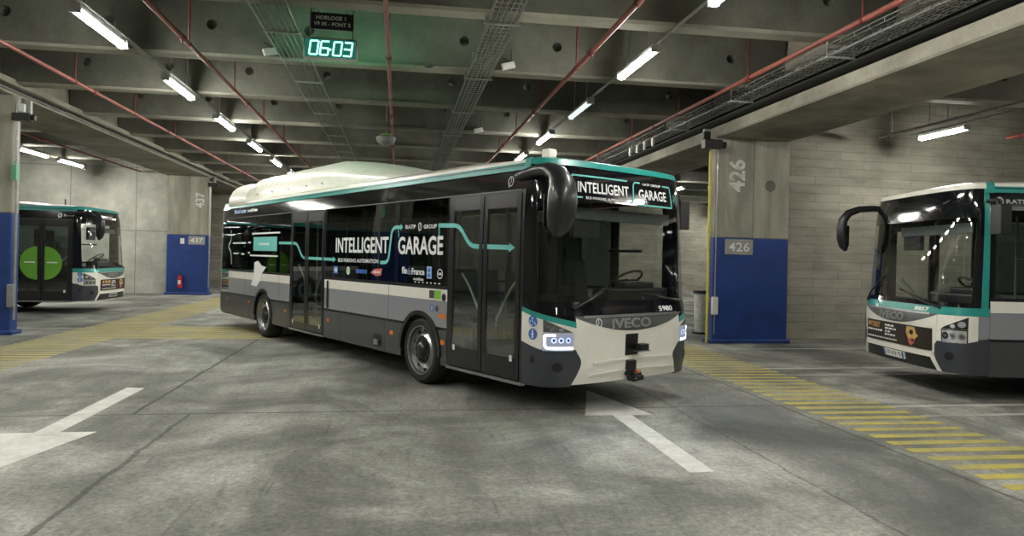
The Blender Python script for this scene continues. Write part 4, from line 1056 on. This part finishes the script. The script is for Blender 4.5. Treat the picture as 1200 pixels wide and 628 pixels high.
# ------------------------------------------------------------------ cable trays
def wire_tray(x0, x1, z, y0, y1, label, pitch=.15, hw=.06, r_=.006, name='wire_cable_tray', n=6, hangers=True):
    r = empty(name, (x0, y0, z), 0, label, 'cable tray'); W = x1-x0; L = y1-y0
    m = MB()
    for k in range(n+1): m.box(W*k/n-r_,W*k/n+r_,0,L,-r_,r_)
    for x in (0,W): m.box(x-r_,x+r_,0,L,hw-r_,hw+r_)
    k = 0
    while k*pitch < L: m.box(0,W,k*pitch-r_,k*pitch+r_,-r_,r_); m.box(-r_,r_,k*pitch-r_,k*pitch+r_,0,hw); m.box(W-r_,W+r_,k*pitch-r_,k*pitch+r_,0,hw); k += 1
    m.build('tray_mesh', 'galvanised', r)
    if hangers:
        k = -6
        while 12.12+2.9*k < y1:
            yy = 12.12+2.9*k-.022*x0-y0; m = MB()
            if yy > 0 and yy < L: m.box(-.06,W+.06,yy-.02,yy+.02,-.03,-.008); m.box(-.05,-.035,yy-.01,yy+.01,-.02,4.95-z); m.box(W+.035,W+.05,yy-.01,yy+.01,-.02,4.95-z)
            if m.v: m.build('tray_bracket', 'housing_grey', r)
            k += 1
    return r
def cables(x0, x1, z, y0, y1, n, mat, label, r_=.012, par=None, wob=.01):
    m = MB()
    for k in range(n):
        x = x0+(x1-x0)*(k+.5)/n; pts = []; y = y0
        while y < y1: pts.append((x+random.uniform(-wob,wob), y, z+random.uniform(0,.012))); y += 1.5
        pts.append((x, y1, z)); m.tube(pts, r_, 6)
    o = m.build('cable_bundle', mat); tag(o, label, 'cables', kind='stuff'); return o
r = empty('cable_ladder', (-1.95,-8.5,4.90), 0, 'cable ladder with parallel cables running past the left of the clock', 'cable tray')
m = MB()
for x in (0,.48): m.box(x-.006,x+.006,0,44,-.015,.015)
y = 0
while y < 44: m.box(-.02,.50,y-.018,y+.018,-.012,.012); y += 1.45
m.build('ladder_frame', 'galvanised', r)
m = MB()
for k in range(6): m.tube([(.05+.076*k,0,.03),(.05+.076*k,44,.03)], .011, 6)
m.build('ladder_cable', 'cable_grey', r)
wire_tray(1.12, 1.50, 4.88, -8.5, 35.5, 'wire mesh cable tray running above the middle of the bus', .16, n=5)
cables(1.16, 1.34, 4.90, -8.5, 35.5, 3, 'cable_grey', 'grey cables lying in the middle wire tray')
low_ = wire_tray(6.06, 6.40, 4.74, -8.5, 35.5, 'double wire mesh cable tray hung beside the right girder', .14, n=5)
up_ = wire_tray(6.10, 6.40, 4.87, -8.5, 35.5, 'upper', .3, n=3, r_=.005, hangers=False)
for ch in list(up_.children): ch.parent = low_; ch.location = (.04,0,.13); ch.name = 'upper_tray_mesh'
bpy.data.objects.remove(up_)
cables(6.45, 6.92, 4.70, -8.5, 35.5, 9, 'cable_black', 'black cables laid along the ledge of the right girder', .022)
m = MB(); m.box(6.48,6.94,-8.5,35.5,4.82,4.85); m.box(6.48,6.50,-8.5,35.5,4.82,4.92); o = m.build('solid_cable_tray', 'cable_black'); tag(o, 'solid dark cable tray above the ledge of the right girder', 'cable tray')
m = MB()
for i in range(4): m.obox((6.02-.0,16.0+.55*i,4.62),(.02,0,0),(0,.05,0),(0,0,.10)); m.tube([(6.02,16.0+.55*i,4.70),(6.08,16.0+.55*i,4.80)], .008, 6)
o = m.build('terminal_blocks', 'white_plastic'); tag(o, 'row of small white terminal blocks hanging from the right cable tray', 'terminal blocks')
m = MB(); m.tube([(XL+.04,-8.5,4.78),(XL+.04,29,4.78)], .022, 8); m.tube([(XL+.05,-8.5,4.86),(XL+.05,29,4.86)], .015, 6); o = m.build('girder_conduit', 'galvanised'); tag(o, 'thin conduits running along the inner face of the left girder', 'conduit')

# clock and its sign
cl = empty('digital_clock', (-1.045,10.42,4.56), 0, 'green digital clock reading 06.03 hanging under the ceiling ribs', 'clock')
m = MB(); m.box(-.43,.43,-.06,.05,0,.35); m.build('clock_case', 'clock_case', cl, bevel=.01)
m = MB(); m.box(-.40,.40,-.066,-.058,.03,.32); m.build('clock_face', 'clock_face', cl)
m = MB(); SEG = {'0':'abcdef','6':'acdefg','3':'abcdg'}
def seg(ch, ox):
    w_, h_ = .125, .22; s_ = .028; q = {'a':((0,h_),(w_,h_)),'g':((0,h_/2),(w_,h_/2)),'d':((0,0),(w_,0)),'f':((0,h_/2),(0,h_)),'b':((w_,h_/2),(w_,h_)),'e':((0,0),(0,h_/2)),'c':((w_,0),(w_,h_/2))}
    for k in SEG[ch]:
        (a0,b0),(a1,b1) = q[k]; sh = .12
        stroke(m, lambda a, z: (a, -.071, z), [(ox+a0+b0*sh, .065+b0),(ox+a1+b1*sh, .065+b1)], s_)
for ch, ox in (('0',-.335),('6',-.165),('0',.04),('3',.205)): seg(ch, ox)
disc(m, lambda a, z: (a,-.071,z), .0, .155, .018); m.build('clock_digits', 'clock_digit', cl)
m = MB(); m.box(-.34,-.32,.0,.02,.35,1.58); m.box(.34,.36,.0,.02,.35,1.58); m.build('clock_bracket', 'galvanised', cl)
l = bpy.data.lights.new('clock_glow', 'AREA'); l.energy = 3.2; l.shape = 'RECTANGLE'; l.size = .8; l.size_y = .3; l.color = (.12,1,.45)
cl.scale = (.89,.89,.89)
for k_ in (1,):
    lo = bpy.data.objects.new('clock_glow', l); COL.objects.link(lo); lo.parent = cl; lo.location = (0,.08,.17); lo.rotation_euler = (PI/2,0,0)
sg = empty('hanging_sign', (-1.025,10.38,4.99), 0, 'black hanging sign with two lines of white text above the clock', 'sign')
m = MB(); m.box(-.30,.30,-.02,.0,0,.24); m.build('sign_board', 'satin_black', sg)
m = MB(); fn = lambda a, z: (a,-.024,z)
put_text(m, fn, 'HORLOGE 1', -.23, .19, .14, .195, .02); put_text(m, fn, 'V9 05 - PONT 2', -.26, .26, .05, .105, .02); m.build('sign_lettering', 'sign_white', sg)
m = MB(); m.box(-.22,-.20,-.0,.012,.24,1.10); m.box(.20,.22,.0,.012,.24,1.10); m.build('sign_bracket', 'galvanised', sg)

def spot(x, y, z, label, rz=0):
    r = empty('projector_lamp', (x,y,z), rz, label, 'lamp')
    m = MB(); m.obox((0,0,0),(.11,0,.03),(0,.045,0),(-.02,0,.05)); m.build('lamp_head', 'white_plastic', r, bevel=.012)
    m = MB(); m.tube([(.05,0,.04),(.05,0,.30)], .01, 6); m.obox((-.02,-.01,.09),(.10,0,-.05),(0,.01,0),(0,0,.008)); m.build('lamp_bracket', 'cable_black', r)
spot(-2.15, 11.86, 5.03, 'small white projector lamp left of the clock beside the cable ladder', .4)
spot(1.80, 11.82, 5.05, 'small white projector lamp right of the middle wire tray')
spot(1.95, 17.6, 4.98, 'small white projector lamp farther along the middle wire tray')
m = MB(); m.tube([(.42,11.72,4.93),(1.15,11.72,4.93),(1.18,11.72,5.15)], .014, 8); m.box(.38,.50,11.66,11.78,4.88,4.94); m.box(1.16,1.24,11.68,11.76,4.94,5.2); o = m.build('short_conduit', 'galvanised'); tag(o, 'short horizontal conduit beside the middle wire tray', 'conduit')
r = empty('exit_beacon', (-.37,17.3,4.58), 0, 'small round green-topped beacon hanging behind the middle red pipe', 'beacon')
m = MB(); m.lathe([(0,-.14),(.12,-.13),(.22,-.05),(.24,.05),(.1,.12),(0,.12)], n=20); m.build('beacon_body', 'cable_grey', r, smooth=True); m = MB(); m.lathe([(0,.16),(.14,.12),(.14,.08),(0,.08)], n=20); m.build('beacon_lens', 'green_print', r); m = MB(); m.tube([(0,0,.1),(0,0,1.2)], .012, 6); m.build('beacon_rod', 'galvanised', r)

# ------------------------------------------------------------------ floor markings
def paint(name, quads, mat, label, z=.003, cat='floor marking'):
    m = MB()
    for q in quads: m.prism([(x,y) for x,y in q], .0005, z)
    return tag(m.build(name, mat), label, cat)
def bars(x0, x1, y0, y1, p=.2625, w=.125): 
    out = []; y = y0
    while y < y1: out.append([(x0,y),(x1,y-.022*(x1-x0)),(x1,y+w-.022*(x1-x0)),(x0,y+w)]); y += p
    return out
paint('yellow_hatching', bars(4.76, 6.02, 3.36, 13.6, w=.13), 'yellow_paint', 'yellow hatched strip along the right side of the aisle')
paint('yellow_hatching', bars(-6.75, -5.42, 8.0, 28.5, w=.17), 'faded_yellow', 'worn yellow hatched strip along the left side of the aisle')
paint('yellow_hatching', bars(-5.40, -2.2, 14.5, 16.7, .30, .22), 'faded_yellow', 'worn yellow hatching crossing the aisle behind the turning bus')
paint('lane_arrow', [[(-3.31,9.30),(-3.31,7.06),(-3.62,7.06),(-3.19,5.30),(-2.77,7.06),(-3.09,7.06),(-3.09,9.25)]], 'white_paint', 'large white arrow on the floor at the left, pointing towards us')
paint('lane_arrow', [[(2.39,5.34),(2.61,5.34),(2.61,7.40),(2.86,7.39),(2.49,8.85),(2.08,7.42),(2.39,7.41)]], 'white_paint', 'white arrow on the floor whose head lies by the turning bus')
for xs, ys, lab in (((5.97,9.8),10.55,'far line of the pair beside the parked right bus'),((5.95,9.6),9.90,'near line of the pair beside the parked right bus'),((6.02,12),7.62,'far line of the pair nearest to us at right'),((6.02,12),7.12,'near line of the pair nearest to us at right'),((6.6,12),13.0,'line below the block wall')):
    paint('bay_line', [[(xs[0],ys-.05),(xs[1],ys+.0),(xs[1],ys+.10),(xs[0],ys+.05)]], 'thin_white_paint', 'thin white bay line, '+lab)
for xs, ys, lab in (((-14,-6.9),13.35,'beside the foot of the leftmost column'),((-14,-6.5),16.3,'just beyond the leftmost column'),((-14,-6.9),19.6,'in front of the parked left bus')):
    paint('bay_line', [[(xs[0],ys-.05),(xs[1],ys-.05),(xs[1],ys+.05),(xs[0],ys+.05)]], 'thin_white_paint', 'thin white bay line, '+lab)

# ------------------------------------------------------------------ camera
f_px, roll = 810.0, .022
cy = 300+math.tan(roll)*133; u = -133*math.cos(roll)+(300-cy)*math.sin(roll); yaw = math.atan2(-u, f_px)
cam = bpy.data.cameras.new('camera'); co = bpy.data.objects.new('camera', cam); COL.objects.link(co); SC.camera = co
cam.sensor_width = 36; cam.lens = f_px/1200*36; cam.clip_start = .05; cam.clip_end = 200
co.location = (0,0,1.72)
R0 = Matrix.Rotation(-yaw, 4, 'Z') @ Matrix.Rotation(PI/2, 4, 'X') @ Matrix.Rotation(roll, 4, 'Z')
co.rotation_euler = R0.to_euler()
cam.shift_y = (cy-314)/1200
cam.shift_x = 0
w_ = bpy.data.worlds.new('world'); SC.world = w_; w_.use_nodes = True; w_.node_tree.nodes['Background'].inputs[0].default_value = (.02,.02,.02,1)
SC.view_settings.view_transform = 'Standard'; SC.view_settings.look = 'None'; SC.view_settings.exposure = 2.2; SC.view_settings.gamma = 1; SC.view_settings.use_curve_mapping = False
